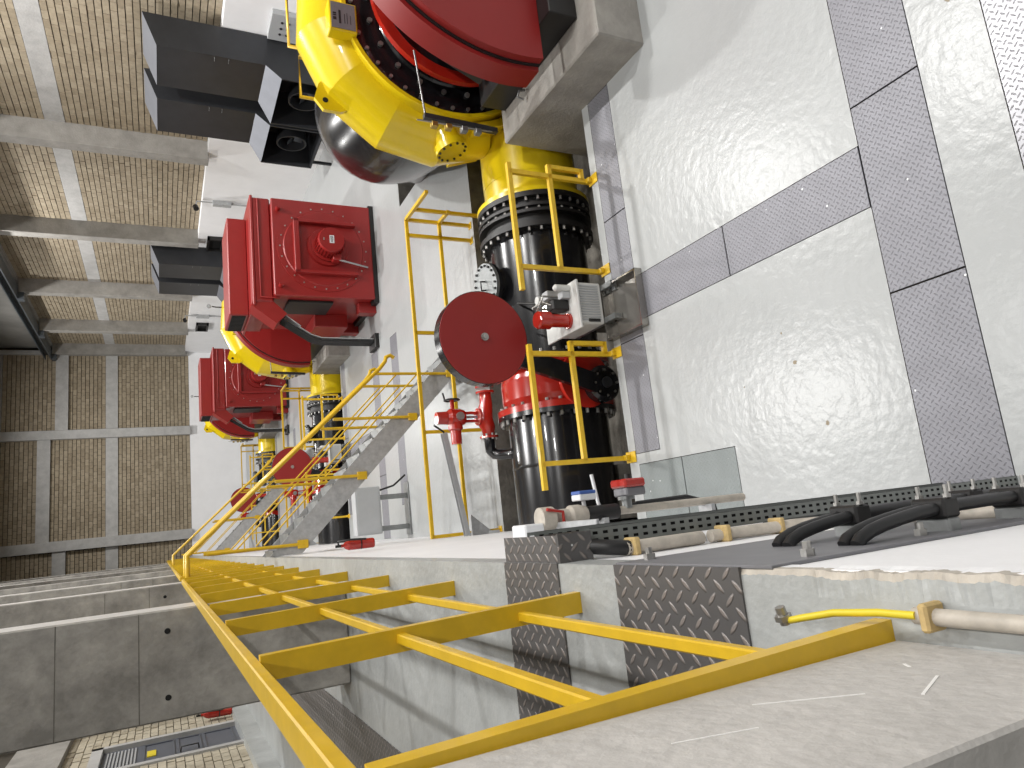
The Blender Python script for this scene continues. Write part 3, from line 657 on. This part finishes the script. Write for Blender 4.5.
def make_far_rail():
    t = thing('trench_rail', (2.3, 9.8, 0), 'x', 'guard rail', 'far-side trench guard rails')
    y = 9.83; sq = lambda p, q, u=(0,0,1): MB().bar(p, q, 0.05, 0.05, up=u)
    sq((-0.19,y,1.1), (4.77,y,1.1)).build('top_rail', 'yellow_rail', t)
    sq((-0.19,y,0.55), (4.75,y,0.55)).build('mid_rail', 'yellow_rail', t)
    sq((4.76,y,1.1), (4.76,8.85,1.1)).build('top_rail_return', 'yellow_rail', t)
    sq((4.76,y,0.55), (4.76,9.4,0.55)).build('mid_rail_return', 'yellow_rail', t)
    for (x, yy) in ((4.76,9.45),(4.76,y),(4.5,y),(2.91,y),(1.37,y),(-0.165,y)):
        po = sq((x,yy,0.0 if yy > 9.7 else -0.4), (x,yy,1.1), (0,1,0)).build('post', 'yellow_rail', t)
        if yy > 9.7: MB().bbox((x-0.055,yy-0.055,0.0), (x+0.055,yy+0.055,0.012), 0.003).build('foot_plate', 'yellow_rail', po)
    return t
def make_strut():
    t = thing('cable_channel', (0.5, 9.6, 0.3), 'x', 'cable channel', 'valve cable channels')
    a = Vector((1.25,9.15,1.02)); b = Vector((-0.19,9.45,0.68))
    m = MB().bar(a, b, 0.085, 0.012, up=(0,0,1)); m.bar(a+Vector((0,0.04,0.03)), b+Vector((0,0.04,0.03)), 0.008, 0.07, up=(0,0,1)); m.bar(a+Vector((0,-0.04,0.03)), b+Vector((0,-0.04,0.03)), 0.008, 0.07, up=(0,0,1))
    m.build('channel', 'panel_grey', t)
    MB().tube([a+Vector((0.1,-0.1,0.2)), a+Vector((0.02,0,0.03)), b+Vector((0,0,0.035))], 0.014).build('cable', 'black_cable', t)
    MB().prism([(9.45,0.2),(9.65,0.2),(9.65,0.6)], 'x', -0.2, -0.16).prism([(-0.2,0.6),(-0.2,0.25),(0.1,0.6)], 'y', 9.52, 9.56).build('bracket', 'galvanised', t)
    return t
def make_hpu():
    t = thing('hydraulic_unit', (2.25, 6.4, 0), 'x', 'hydraulic unit', 'hydraulic power units')
    tr = MB().box((1.82,5.66,0.002), (2.45,6.32,0.012))
    for (a, b) in (((1.82,5.66),(2.45,5.68)),((1.82,6.30),(2.45,6.32)),((1.82,5.66),(1.84,6.32)),((2.43,5.66),(2.45,6.32))): tr.box((*a,0.012), (*b,0.09))
    tr.build('drip_tray', 'stainless', t)
    tk = MB().bbox((2.02,6.3,0.1), (2.5,6.95,0.42), 0.015).build('tank', 'tank_white', t)
    for i in range(14): MB().box((2.06+0.03*i,6.29,0.15), (2.072+0.03*i,6.302,0.40)).build('cooling_rib', 'panel_grey', tk)
    MB().bbox((1.96,6.26,0.42), (2.52,7.02,0.45), 0.006).build('top_plate', 'tank_white', t)
    MB().bbox((2.04,6.288,0.16), (2.075,6.298,0.32), 0.003).build('level_gauge', 'black_steel', tk)
    for x in (2.06, 2.44): MB().box((x-0.03,6.1,0.04), (x+0.03,6.96,0.1)).build('support_beam', 'steel_grey', tk)
    for (x, y) in ((2.06,6.26),(2.4,6.26),(2.06,6.14),(2.4,6.14)): MB().box((x-0.03,y-0.03,0.012), (x+0.03,y+0.03,0.04)).build('leg', 'steel_grey', tk)
    mo = MB().lathe((2.1,6.5,0.45), (0,0,1), [(0,0.09),(0.03,0.09),(0.03,0.075),(0.26,0.075),(0.26,0.1),(0.4,0.1),(0.42,0.085),(0.42,0.0)], n=24).build('pump_motor', 'red_valve', t)
    MB().bbox((2.22,6.45,0.45), (2.34,6.6,0.66), 0.01).build('valve_block', 'black_steel', t)
    MB().bbox((2.2,6.66,0.45), (2.38,6.85,0.58), 0.01).build('manifold', 'stainless', t)
    MB().bbox((2.34,6.4,0.45), (2.42,6.5,0.56), 0.006).build('solenoid', 'panel_grey', t); MB().bbox((2.4,6.62,0.45), (2.5,6.74,0.62), 0.006).build('solenoid', 'panel_grey', t)
    MB().lathe((2.46,6.42,0.45), (0,0,1), [(0,0.04),(0.18,0.04),(0.2,0.02),(0.2,0.0)], n=14).build('filter_cup', 'tank_white', t); MB().lathe((2.44,6.82,0.45), (0,0,1), [(0,0.05),(0.2,0.05),(0.2,0.0)], n=14).build('filter_cup', 'tank_white', t)
    m = MB()
    for (x, y, h) in ((2.16,6.7,0.3),(2.3,6.7,0.34),(2.4,6.55,0.28)): m.cyl((x,y,0.45), (x,y,0.45+h), 0.012, n=8)
    m.tube([(2.16,6.7,0.74),(2.25,6.62,0.78),(2.4,6.55,0.72)], 0.01); m.tube([(2.3,6.7,0.79),(2.36,6.62,0.7),(2.28,6.5,0.66)], 0.01)
    m.build('pipework', 'bolt_metal', t)
    MB().tube([(2.4,6.8,0.6),(2.5,7.1,0.75),(2.55,7.35,0.55),(2.55,7.5,0.34)], 0.014).build('hose', 'black_cable', t)
    return t
def make_motor():
    """unit 2 coordinates (y offset by one pitch)"""
    t = thing('electric_motor', (6.43, 16.4, 0), 'x', 'motor', 'red drive motors')
    MB().bbox((5.3,15.24,0.12), (7.55,17.9,2.33), 0.03).build('body', 'red_paint', t)
    fp = MB().bbox((5.28,15.18,0.10), (7.57,15.26,2.34), 0.02).build('front_panel', 'red_paint', t)
    c = (6.43,15.18,1.22)
    MB().lathe(c, (0,-1,0), [(0,1.03),(0.018,1.03),(0.018,0.0)], n=64).build('end_ring', 'red_paint', fp)
    MB().lathe(c, (0,-1,0), [(0.018,0.90),(0.04,0.88),(0.04,0.0)], n=64).build('end_shield', 'red_paint', fp)
    tag(MB().bolts((c[0],15.162,c[2]), (0,-1,0), 0.965, 24, 0.018, 0.014).build('shield_bolts', 'bolt_metal', fp), kind='stuff')
    # raised square frame carrying the fan motor
    fr = MB(); a, b, z0, z1, d = 5.78, 7.05, 0.5, 1.9, 15.0
    fr.bbox((a,d,z1-0.12), (b,15.15,z1), 0.01); fr.bbox((a,d,z0), (a+0.07,15.15,z1), 0.01); fr.bbox((b-0.07,d,z0), (b,15.15,z1), 0.01)
    fr.build('fan_frame', 'red_paint', t)
    MB().lathe((6.45,15.14,1.15), (0,-1,0), [(0,0.46),(0.06,0.44),(0.06,0.0)], n=40).build('fan_inlet', 'red_paint', t)
    fm = MB().lathe((6.45,15.1,1.15), (0,-1,0), [(0,0.36),(0.1,0.36),(0.1,0.29),(0.42,0.29),(0.46,0.275),(0.46,0.0)], n=40).build('fan_motor', 'red_paint', t)
    for k in range(28):
        a_ = 2*math.pi*k/28; ca, sa = math.cos(a_), math.sin(a_)
        MB().bar((6.45+0.305*ca,15.0,1.15+0.305*sa), (6.45+0.305*ca,14.72,1.15+0.305*sa), 0.008, 0.03, up=(ca,0,sa)).build('cooling_fin', 'red_paint', fm)
    pl = MB().box((6.36,14.634,1.10), (6.54,14.642,1.20)).build('badge', 'plastic_white', fm)
    text('badge_lettering', 'ABB', 0.085, 'black_steel', (6.45,14.632,1.15), (math.pi/2,0,0), pl, 0.001)
    MB().bbox((6.42,14.636,1.31), (6.48,14.642,1.335), 0.001).build('rating_tag', 'bolt_metal', fm)
    jb = MB().bbox((6.05,14.82,0.92), (6.2,15.05,1.1), 0.015).build('fan_junction_box', 'red_paint', t)
    MB().tube([(6.1,14.85,1.02),(6.06,14.86,0.95),(6.05,14.88,0.85),(6.02,15.1,0.25)], 0.02).build('fan_cable', 'galvanised', jb)
    # hood and air box on top
    MB().bbox((5.2,15.42,2.33), (7.66,17.8,2.72), 0.03).build('hood', 'red_paint', t)
    MB().bbox((5.12,15.40,2.70), (7.70,17.85,2.76), 0.012).build('hood_flange', 'red_paint', t)
    MB().tube([(7.60,15.38,2.60),(5.3,15.38,2.60),(5.28,15.38,2.2)], 0.016).build('hood_conduit', 'red_paint', t)
    ab = MB().bbox((5.14,16.25,2.76), (7.48,17.6,3.18), 0.02).build('air_box', 'red_paint', t)
    for i in range(12):
        MB().box((5.125,16.33+0.105*i,2.82), (5.14,16.40+0.105*i,3.12)).build('grille_slot', 'void_black', ab)
    # lifting pins
    for (x, z) in ((7.3,2.2),(5.5,2.2)): MB().cyl((x,15.2,z), (x,15.0,z), 0.05, n=14).build('lifting_pin', 'red_paint', t)
    # base
    MB().box((5.22,15.2,0.0), (7.62,17.95,0.12)).build('base_frame', 'black_steel', t)
    for y in (15.5, 17.2): MB().bbox((5.05,y,0.0), (5.3,y+0.3,0.42), 0.01).build('foot', 'red_paint', t)
    # side grille + terminal box (left side)
    MB().bbox((5.24,15.5,1.0), (5.3,16.4,2.0), 0.01).build('side_grille', 'black_steel', t)
    MB().bbox((4.98,16.5,0.45), (5.3,17.7,1.25), 0.015).build('side_box', 'red_paint', t)
    tb = MB().prism([(4.72,2.28),(4.95,2.05),(5.3,2.42),(5.3,2.74),(5.12,2.8)], 'y', 15.45, 16.0).build('terminal_box', 'red_paint', t)
    # cable bundle on a galvanised tray down to the floor
    base = [(4.88,2.2),(4.62,1.8),(4.44,1.52),(4.37,1.3),(4.36,0.0)]
    tr = MB()
    for (p, q) in zip(base[1:], base[2:]): tr.bar((p[0]+0.07,15.72,p[1]), (q[0]+0.07,15.72,q[1]), 0.34, 0.02, up=(1,0,0))
    tr.bar((4.88+0.09,15.72,2.1), (4.62+0.08,15.72,1.75), 0.34, 0.02, up=(1,0,-0.6)); tr.build('cable_tray', 'galvanised', t)
    for k in range(6): MB().tube([(x, 15.55+0.065*k, z) for x, z in base], 0.026, n=8).build('power_cable', 'black_cable', t)
    MB().bbox((4.2,15.45,0.0), (4.55,16.0,0.1), 0.01).build('cable_gland', 'black_steel', t)
    return t
# ------------------------------------------------------------------ place units
builders = [(make_pump, 'yellow volute pump with black bolted cover, {} of the three'),
            (make_guard, 'round red flywheel guard in front of the {} yellow pump'),
            (make_plinth, 'raw concrete plinth under the {} red flywheel guard'),
            (make_discharge, 'thick black discharge pipe with bolted joint between pump and valve in the {} trench'),
            (make_tail, 'thick black discharge pipe end between red valve and wall in the {} trench'),
            (make_valve, 'glossy red valve with red disc counterweight on the {} discharge pipe'),
            (make_bypass, 'small red gate valve with handwheel beside the {} discharge pipe'),
            (make_far_rail, 'yellow guard rail along the far edge of the {} trench'),
            (make_strut, 'galvanised cable channel running from wall to {} gate valve'),
            (make_hpu, 'white tank hydraulic unit with red motor beside the {} trench')]
for fn, lab in builders:
    o = fn(); o['label'] = lab.format(ORD[0])
    for k in (1, 2): copy_tree(o, off=(0, P*k, 0), label=lab.format(ORD[k]))
for (x0, x1, which) in ((2.66, 3.79, 'pump-side'), (0.5, 1.68, 'wall-side')):
    o = make_near_rail(x0, x1, 'short yellow guard rail at the near edge of the nearest trench, {} one'.format(which))
    for k in (1, 2): copy_tree(o, off=(0, P*k, 0), label='short yellow guard rail at the near edge of the {} trench, {} one'.format(ORD[k], which))
mo = make_motor(); mo['label'] = 'big red box-shaped motor with round fan cover, larger of the two in view'
copy_tree(mo, off=(0, P, 0), label='big red box-shaped motor with round fan cover, smaller and farther one')
# ------------------------------------------------------------------ ducts on the right wall
def make_ducts(y, label):
    t = thing('air_duct', (11.3, y+0.75, 0.55), label, 'air duct', 'dark wall ducts')
    f, h, wl_, y1, yh = 10.95, 10.66, 11.73, y+1.5, y+1.96
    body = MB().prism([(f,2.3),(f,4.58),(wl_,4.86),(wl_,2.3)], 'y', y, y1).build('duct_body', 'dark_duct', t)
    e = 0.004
    MB().add([(f-e,y,4.58),(wl_-e,y,4.86+e),(wl_-e,y1,4.86+e),(f-e,y1,4.58)], [(0,1,2,3)]).build('top_slope', 'duct_slope_lit', body)
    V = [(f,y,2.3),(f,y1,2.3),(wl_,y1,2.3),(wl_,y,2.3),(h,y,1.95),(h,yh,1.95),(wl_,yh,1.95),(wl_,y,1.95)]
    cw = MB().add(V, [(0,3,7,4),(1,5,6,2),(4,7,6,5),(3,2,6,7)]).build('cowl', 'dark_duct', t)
    MB().add([V[4],V[5],V[1],V[0]], [(3,2,1,0)]).build('bottom_slope', 'duct_slope_lit', cw)
    b = MB(); z0 = 0.55
    for q in (((h,y,z0),(wl_,y+0.04,1.95)),((h,yh-0.04,z0),(wl_,yh,1.95)),((h,y,z0),(wl_,yh,z0+0.04)),((11.69,y,z0),(wl_,yh,1.95))): b.box(*q)
    fb = b.build('fan_box', 'dark_duct', t)
    MB().box((11.64,y+0.04,z0+0.04), (11.69,yh-0.04,1.91)).build('fan_recess', 'void_black', fb)
    zc = z0+0.7; yc = y+0.98
    MB().lathe((11.1,yc,zc), (-1,0,0), [(0,0.40),(0.3,0.40),(0.3,0.36),(0,0.36)], n=30).build('fan_ring', 'dark_duct', fb)
    MB().lathe((11.62,yc,zc), (-1,0,0), [(0,0.13),(0.6,0.11),(0.6,0.0)], n=20).build('fan_hub', 'dark_duct', fb)
    for k in range(5):
        a = 2*math.pi*k/5
        MB().bar((11.0,yc+0.1*math.cos(a),zc+0.1*math.sin(a)), (11.0,yc+0.34*math.cos(a),zc+0.34*math.sin(a)), 0.16, 0.01, up=(0.8,-0.6*math.sin(a),0.6*math.cos(a))).build('fan_blade', 'crane_steel', fb)
    for yy in (y+0.2, yh-0.27): MB().box((h+0.05,yy,0.0), (h+0.12,yy+0.07,z0)).build('stand', 'dark_duct', t)
    for z in (3.1, 3.4): MB().tube([(f-0.002,y+0.04,z),(f-0.03,y+0.04,z),(f-0.03,y+0.16,z),(f-0.002,y+0.16,z)], 0.006).build('duct_handle', 'steel_grey', body)
    return t
make_ducts(15.25, 'dark grey wall duct with fan box, nearest of the four'); make_ducts(17.3, 'dark grey wall duct with fan box, second nearest of the four')
make_ducts(15.25+P, 'dark grey wall duct behind the motors, third nearest of the four'); make_ducts(17.3+P, 'dark grey wall duct behind the motors, farthest of the four')
# wall conduits with a camera on the white band
for y, lab in ((24.3, 'small wall camera on a steel conduit beside the larger motor'), (37.4, 'small wall camera on a steel conduit above the middle pump')):
    t = thing('wall_camera', (11.6, y, 1.6), lab, 'camera', 'wall cameras')
    MB().tube([(11.7,y,1.3),(11.7,y,2.3)], 0.03).build('conduit', 'galvanised', t)
    MB().bbox((11.6,y-0.1,2.3), (11.75,y+0.1,2.9), 0.01).build('junction_box', 'galvanised', t)
    MB().tube([(11.7,y,2.9),(11.7,y,3.4),(11.5,y,3.45)], 0.025).build('arm', 'galvanised', t)
    MB().lathe((11.5,y,3.45), (-0.8,-0.5,-0.2), [(0,0.0),(0,0.09),(0.14,0.09),(0.14,0.0)], n=18).build('camera_head', 'black_steel', t)
# wall control cabinet behind the nearest pump
t = thing('wall_cabinet', (11.6, 15.0, 1.5), 'flat grey control cabinet on the white wall behind the nearest pump', 'cabinet')
MB().bbox((11.62,14.3,1.2), (11.75,15.2,2.25), 0.01).build('body', 'panel_grey', t)
for y in (14.55, 14.75, 14.95):
    for z in (2.0, 1.85): MB().cyl((11.6,y,z), (11.63,y,z), 0.03, n=12).build('button', 'black_steel', t)
# yellow access ladder hoops behind the nearest pump
for i, (x0, x1, z0, z1) in enumerate(((7.1,7.95,2.2,2.85),(6.3,6.95,2.2,2.72))):
    t = thing('access_rail', (x0, 9.4, 1.9), 'thin yellow hoop rail behind the nearest pump casing, {} one'.format('upper-hall' if i == 0 else 'stair-side'), 'guard rail')
    MB().tube([(x0,9.35,1.9),(x0,9.35,z1),(x1,9.35,z1),(x1,9.35,1.9)], 0.03, n=8).build('hoop', 'yellow_rail', t)
# black-framed wall vents
for (y, z, lab) in ((27.9, 2.6, 'black framed vent opening beside the larger motor'), (39.3, 2.55, 'black framed vent opening beside the smaller motor')):
    t = thing('wall_vent', (11.7, y, z-0.3), lab, 'vent', 'white wall vents')
    m = MB()
    for q in (((11.6,y-0.6,z-0.3),(11.76,y-0.52,z+0.3)),((11.6,y+0.52,z-0.3),(11.76,y+0.6,z+0.3)),((11.6,y-0.6,z+0.22),(11.76,y+0.6,z+0.3)),((11.6,y-0.6,z-0.3),(11.76,y+0.6,z-0.22))): m.box(*q)
    m.build('frame', 'black_steel', t); MB().box((11.735,y-0.52,z-0.22), (11.745,y+0.52,z+0.22)).build('opening', 'void_black', t)
# ------------------------------------------------------------------ vertical cable tray on the retaining wall
t = thing('cable_tray', (-0.12, 2.7, 0), 'perforated grey cable tray running down the white wall', 'cable tray')
def perforated(y, name):
    """side rail in the x-z plane with two rows of slots"""
    x0, x1 = -0.148, -0.078; step = 0.05; V = MB()
    cuts = [x0, x0+0.015, x0+0.027, x0+0.043, x0+0.055, x1]
    z = 0.0
    while z < 3.05:
        zs = [z, z+0.013, z+0.037, z+step]
        for i in range(5):
            for j in range(3):
                if i in (1, 3) and j == 1: continue
                V.add([(cuts[i],y,zs[j]),(cuts[i+1],y,zs[j]),(cuts[i+1],y,zs[j+1]),(cuts[i],y,zs[j+1])], [(0,1,2,3)])
        z += step
    V.box((x0,y,0), (x0+0.002,y+0.018,3.05)); V.box((x1-0.002,y,0), (x1,y+0.018,3.05))
    V.box((x0,y+0.012,0), (x1,y+0.016,3.05), 1)
    return V.build(name, ['tray_green', 'void_black'], t)
perforated(2.47, 'side_rail'); perforated(2.93, 'side_rail')
for i in range(10): MB().box((-0.148,2.49,0.15+0.3*i), (-0.132,2.93,0.19+0.3*i)).build('rung', 'tray_green', t)
for z in (0.5, 1.6, 2.7): MB().box((-0.2,2.5,z), (-0.145,2.92,z+0.05)).build('bracket', 'steel_grey', t)
for i in range(5):
    y = 2.54+0.08*i
    solo('tray_cable', MB().tube([(-0.115,y,0.05),(-0.113,y+0.01,1.2),(-0.117,y,2.2),(-0.115,y,3.05)], 0.02, n=8), 'black_cable', 'black cable inside the perforated wall tray, {} from the camera side'.format(('first', 'second', 'third', 'fourth', 'fifth')[i]), 'cable', 'cables in the perforated tray')
# conduits on the wall
solo('wall_conduit', MB().tube([(-0.17,2.38,2.95),(-0.17,2.39,2.55)], 0.028, n=12).tube([(-0.17,2.39,2.5),(-0.17,2.36,2.02),(-0.17,2.2,1.9),(-0.17,1.2,1.86)], 0.026, n=12), 'conduit_beige', 'beige conduit beside the perforated tray on the white wall', 'conduit')
solo('flexible_hose', MB().tube([(-0.17,2.38,2.93),(-0.16,2.40,3.0),(-0.15,2.46,3.06),(-0.15,2.55,3.08)], 0.03, n=10), 'black_cable', 'short black flexible hose joining the beige conduit under the gallery edge', 'hose')
for i, z in enumerate((2.9, 2.42, 2.1)):
    solo('pipe_clip', MB().bbox((-0.2,2.34,z), (-0.13,2.42,z+0.03), 0.006), 'foam_tan', 'tan clip on the beige wall conduit, {} one'.format(('topmost', 'middle', 'lowest')[i]), 'clip', 'tan conduit clips')
# thick black power cables leaving the wall plate
for i, y in enumerate((1.46, 1.505, 1.72, 1.765)):
    pts = [(-0.19,y,2.77),(-0.172,y,2.75),(-0.155,y,2.70),(-0.142,y,2.63),(-0.132,y,2.55),(-0.122,y,2.45),(-0.117,y,2.32),(-0.115,y,1.9),(-0.115,y,1.0),(-0.115,y,0.02)]
    solo('thick_cable', MB().tube(pts, 0.02, n=14), 'black_cable', 'thick black cable curving out of the grey wall plate, {} from the camera'.format(('first', 'second', 'third', 'fourth')[i]), 'cable', 'thick black wall cables')
for i, (y0, y1, z) in enumerate(((1.44,1.525,2.34),(1.70,1.785,2.42),(1.44,1.525,1.9),(1.70,1.785,1.75))):
    t = thing('cable_clamp', (-0.12, (y0+y1)/2, z), 'black clamp block gripping two thick wall cables, {} one'.format(('upper near', 'upper far', 'lower near', 'lower far')[i]), 'clamp', 'cable clamps')
    MB().bbox((-0.15,y0-0.015,z-0.04), (-0.085,y1+0.015,z+0.04), 0.008).build('block', 'black_steel', t)
    MB().bbox((-0.2,y0-0.015,z-0.03), (-0.15,y1+0.015,z+0.03), 0.005).build('bracket', 'steel_grey', t)
    for y in (y0-0.005, y1+0.005): MB().cyl((-0.086,y,z), (-0.045,y,z), 0.007, n=8).cyl((-0.086,y,z), (-0.074,y,z), 0.013, n=6, smooth=False).build('stud', 'bolt_metal', t)
for i, (y, z) in enumerate(((2.0, 3.12), (1.42, 3.02), (1.44, 2.5))):
    solo('wall_bolt', MB().cyl((-0.19,y,z), (-0.15,y,z), 0.012, n=8).cyl((-0.19,y,z), (-0.17,y,z), 0.02, n=6, smooth=False), 'bolt_metal', 'bolt fixing the grey wall plate, {} one'.format(('farthest', 'upper near', 'lower near')[i]), 'bolt', 'wall plate bolts')
# earth wire, conduit and clip at the foot of the near post
solo('earth_wire', MB().tube([(-0.30,1.245,3.31),(-0.29,1.2,3.32),(-0.275,1.12,3.31),(-0.272,1.03,3.285),(-0.275,0.96,3.27)], 0.008, n=8), 'wire_yellow', 'bright yellow earth wire bolted to the foot of the nearest railing post', 'wire')
solo('earth_stud', MB().cyl((-0.31,1.26,3.31), (-0.27,1.26,3.32), 0.012, n=10).cyl((-0.30,1.26,3.312), (-0.288,1.26,3.315), 0.02, n=6, smooth=False), 'bolt_metal', 'steel earthing stud where the yellow wire meets the post', 'bolt')
solo('floor_conduit', MB().tube([(-0.278,0.97,3.255),(-0.28,0.5,3.255),(-0.28,-0.5,3.255)], 0.017, n=12), 'conduit_beige', 'beige conduit lying along the foot of the near concrete pier', 'conduit')
solo('pipe_clip', MB().bbox((-0.305,0.925,3.226), (-0.25,0.945,3.285), 0.005), 'foam_tan', 'tan clip holding the conduit at the near pier foot', 'clip')
# instruments on the wall above the nearest trench
t = thing('instrument_pipe', (-0.03, 3.5, 1.2), 'vertical white sampling pipe with valves and transmitters on the retaining wall', 'instrument pipe')
MB().tube([(-0.03,3.5,1.2),(-0.03,3.5,2.2)], 0.024, n=12).build('pipe', 'conduit_beige', t)
MB().tube([(-0.03,3.5,2.2),(-0.03,3.5,2.42)], 0.045, n=14).build('valve_body', 'black_steel', t)
MB().lathe((0.0,3.5,2.12), (1,0,0), [(-0.02,0.03),(0.03,0.03),(0.03,0.05),(0.05,0.05),(0.05,0.0)], n=14).build('actuator_mount', 'steel_grey', t)
MB().bbox((0.05,3.43,2.02), (0.10,3.57,2.16), 0.008).build('actuator_base', 'plate_grey', t)
MB().bbox((0.10,3.42,2.02), (0.15,3.58,2.17), 0.01).build('actuator_cover', 'red_valve', t)
MB().cyl((0.15,3.5,2.09), (0.18,3.5,2.09), 0.02, n=10).build('position_knob', 'black_steel', t)
MB().lathe((-0.03,3.5,2.42), (0,0,1), [(0,0.05),(0.04,0.06),(0.1,0.06),(0.12,0.045),(0.2,0.045),(0.22,0.065),(0.3,0.065),(0.3,0.0)], n=18).build('transmitter_body', 'conduit_beige', t)
MB().tube([(0.0,3.5,2.42),(0.05,3.5,2.42)], 0.012).bbox((0.05,3.45,2.36), (0.085,3.55,2.47), 0.005).build('sensor_head', 'plastic_white', t)
MB().bbox((0.085,3.45,2.36), (0.105,3.55,2.47), 0.004).build('sensor_cap', 'plastic_blue', t)
MB().tube([(-0.06,3.44,2.6),(0.0,3.44,2.6),(0.02,3.44,2.7)], 0.01).build('needle_valve', 'red_valve', t)
MB().box((-0.2,3.44,1.5), (-0.05,3.56,1.53)).build('bracket', 'galvanised', t); MB().box((-0.2,3.44,2.3), (-0.06,3.56,2.33)).build('bracket', 'galvanised', t)
solo('junction_box', MB().bbox((-0.2,3.45,2.72), (-0.05,3.62,2.84), 0.008), 'plastic_white', 'small white junction box on the wall beside the transmitters', 'box')
solo('instrument_shelf', MB().bbox((-0.2,3.05,2.62), (-0.055,3.75,2.64), 0.004), 'galvanised', 'thin galvanised shelf plate under the white junction box', 'shelf')
MB().tube([(-0.03,3.5,2.3),(0.03,3.58,2.27),(0.2,3.6,2.28)], 0.011, n=10).build('white_rod', 'plastic_white', t)
solo('black_hose', MB().tube([(-0.05,3.7,2.1),(0.0,3.7,1.9),(0.01,3.7,1.5),(-0.05,3.7,1.28),(-0.19,3.7,1.25)], 0.016, n=10), 'black_cable', 'black hose hanging behind the white sampling pipe', 'hose')
# fire extinguishers
def extinguisher(base, tilt, label, s=1.0):
    t = thing('fire_extinguisher', base, label, 'extinguisher', 'fire extinguishers')
    b = Vector(base); d = Vector(tilt).normalized(); P_ = lambda k: b+d*k*s
    MB().lathe(b, d, [(0,0.0),(0,0.07*s),(0.02*s,0.078*s),(0.40*s,0.078*s),(0.46*s,0.05*s),(0.48*s,0.025*s),(0.52*s,0.025*s)], n=24).build('cylinder', 'red_valve', t)
    MB().bar(P_(0.52), P_(0.60), 0.03, 0.05, up=(0,1,0)).build('valve_head', 'black_steel', t)
    MB().tube([P_(0.55), P_(0.58)+Vector((0.05,-0.06,0)), P_(0.4)+Vector((0.06,-0.1,0)), P_(0.15)+Vector((0.05,-0.09,0))], 0.012).build('hose', 'black_cable', t)
    MB().lathe(b, d, [(0.2*s,0.08*s),(0.22*s,0.08*s)], n=24).build('strap', 'black_steel', t)
    return t
extinguisher((-0.115, 8.05, 2.44), (0, 0.02, 1), 'red fire extinguisher strapped to the white wall below the gallery edge', 0.72)
extinguisher((-2.93, 14.85, HG+0.256), (0.02, 0.02, 1), 'red fire extinguisher beside the grey door behind the piers', 1.0)
# local control cabinet on legs beyond the stairs
t = thing('control_cabinet', (0.42, 14.2, 0), 'grey control cabinet on a two-legged stand under the stairs', 'cabinet')
MB().bbox((-0.05,14.1,0.62), (0.9,14.4,1.14), 0.012).build('body', 'panel_grey', t)
MB().box((-0.02,14.09,0.66), (0.87,14.1,1.1)).build('door', 'panel_grey', t)
for x in (0.05, 0.68):
    l = MB().bbox((x-0.05,14.2,0.02), (x+0.05,14.3,0.62), 0.004).build('leg', 'steel_grey', t)
MB().bbox((-0.12,14.1,0.0), (0.95,14.4,0.03), 0.003).build('base', 'steel_grey', t)
MB().tube([(0.82,14.2,0.62),(0.9,14.2,0.3),(1.1,14.15,0.05)], 0.02).build('cable', 'black_cable', t)
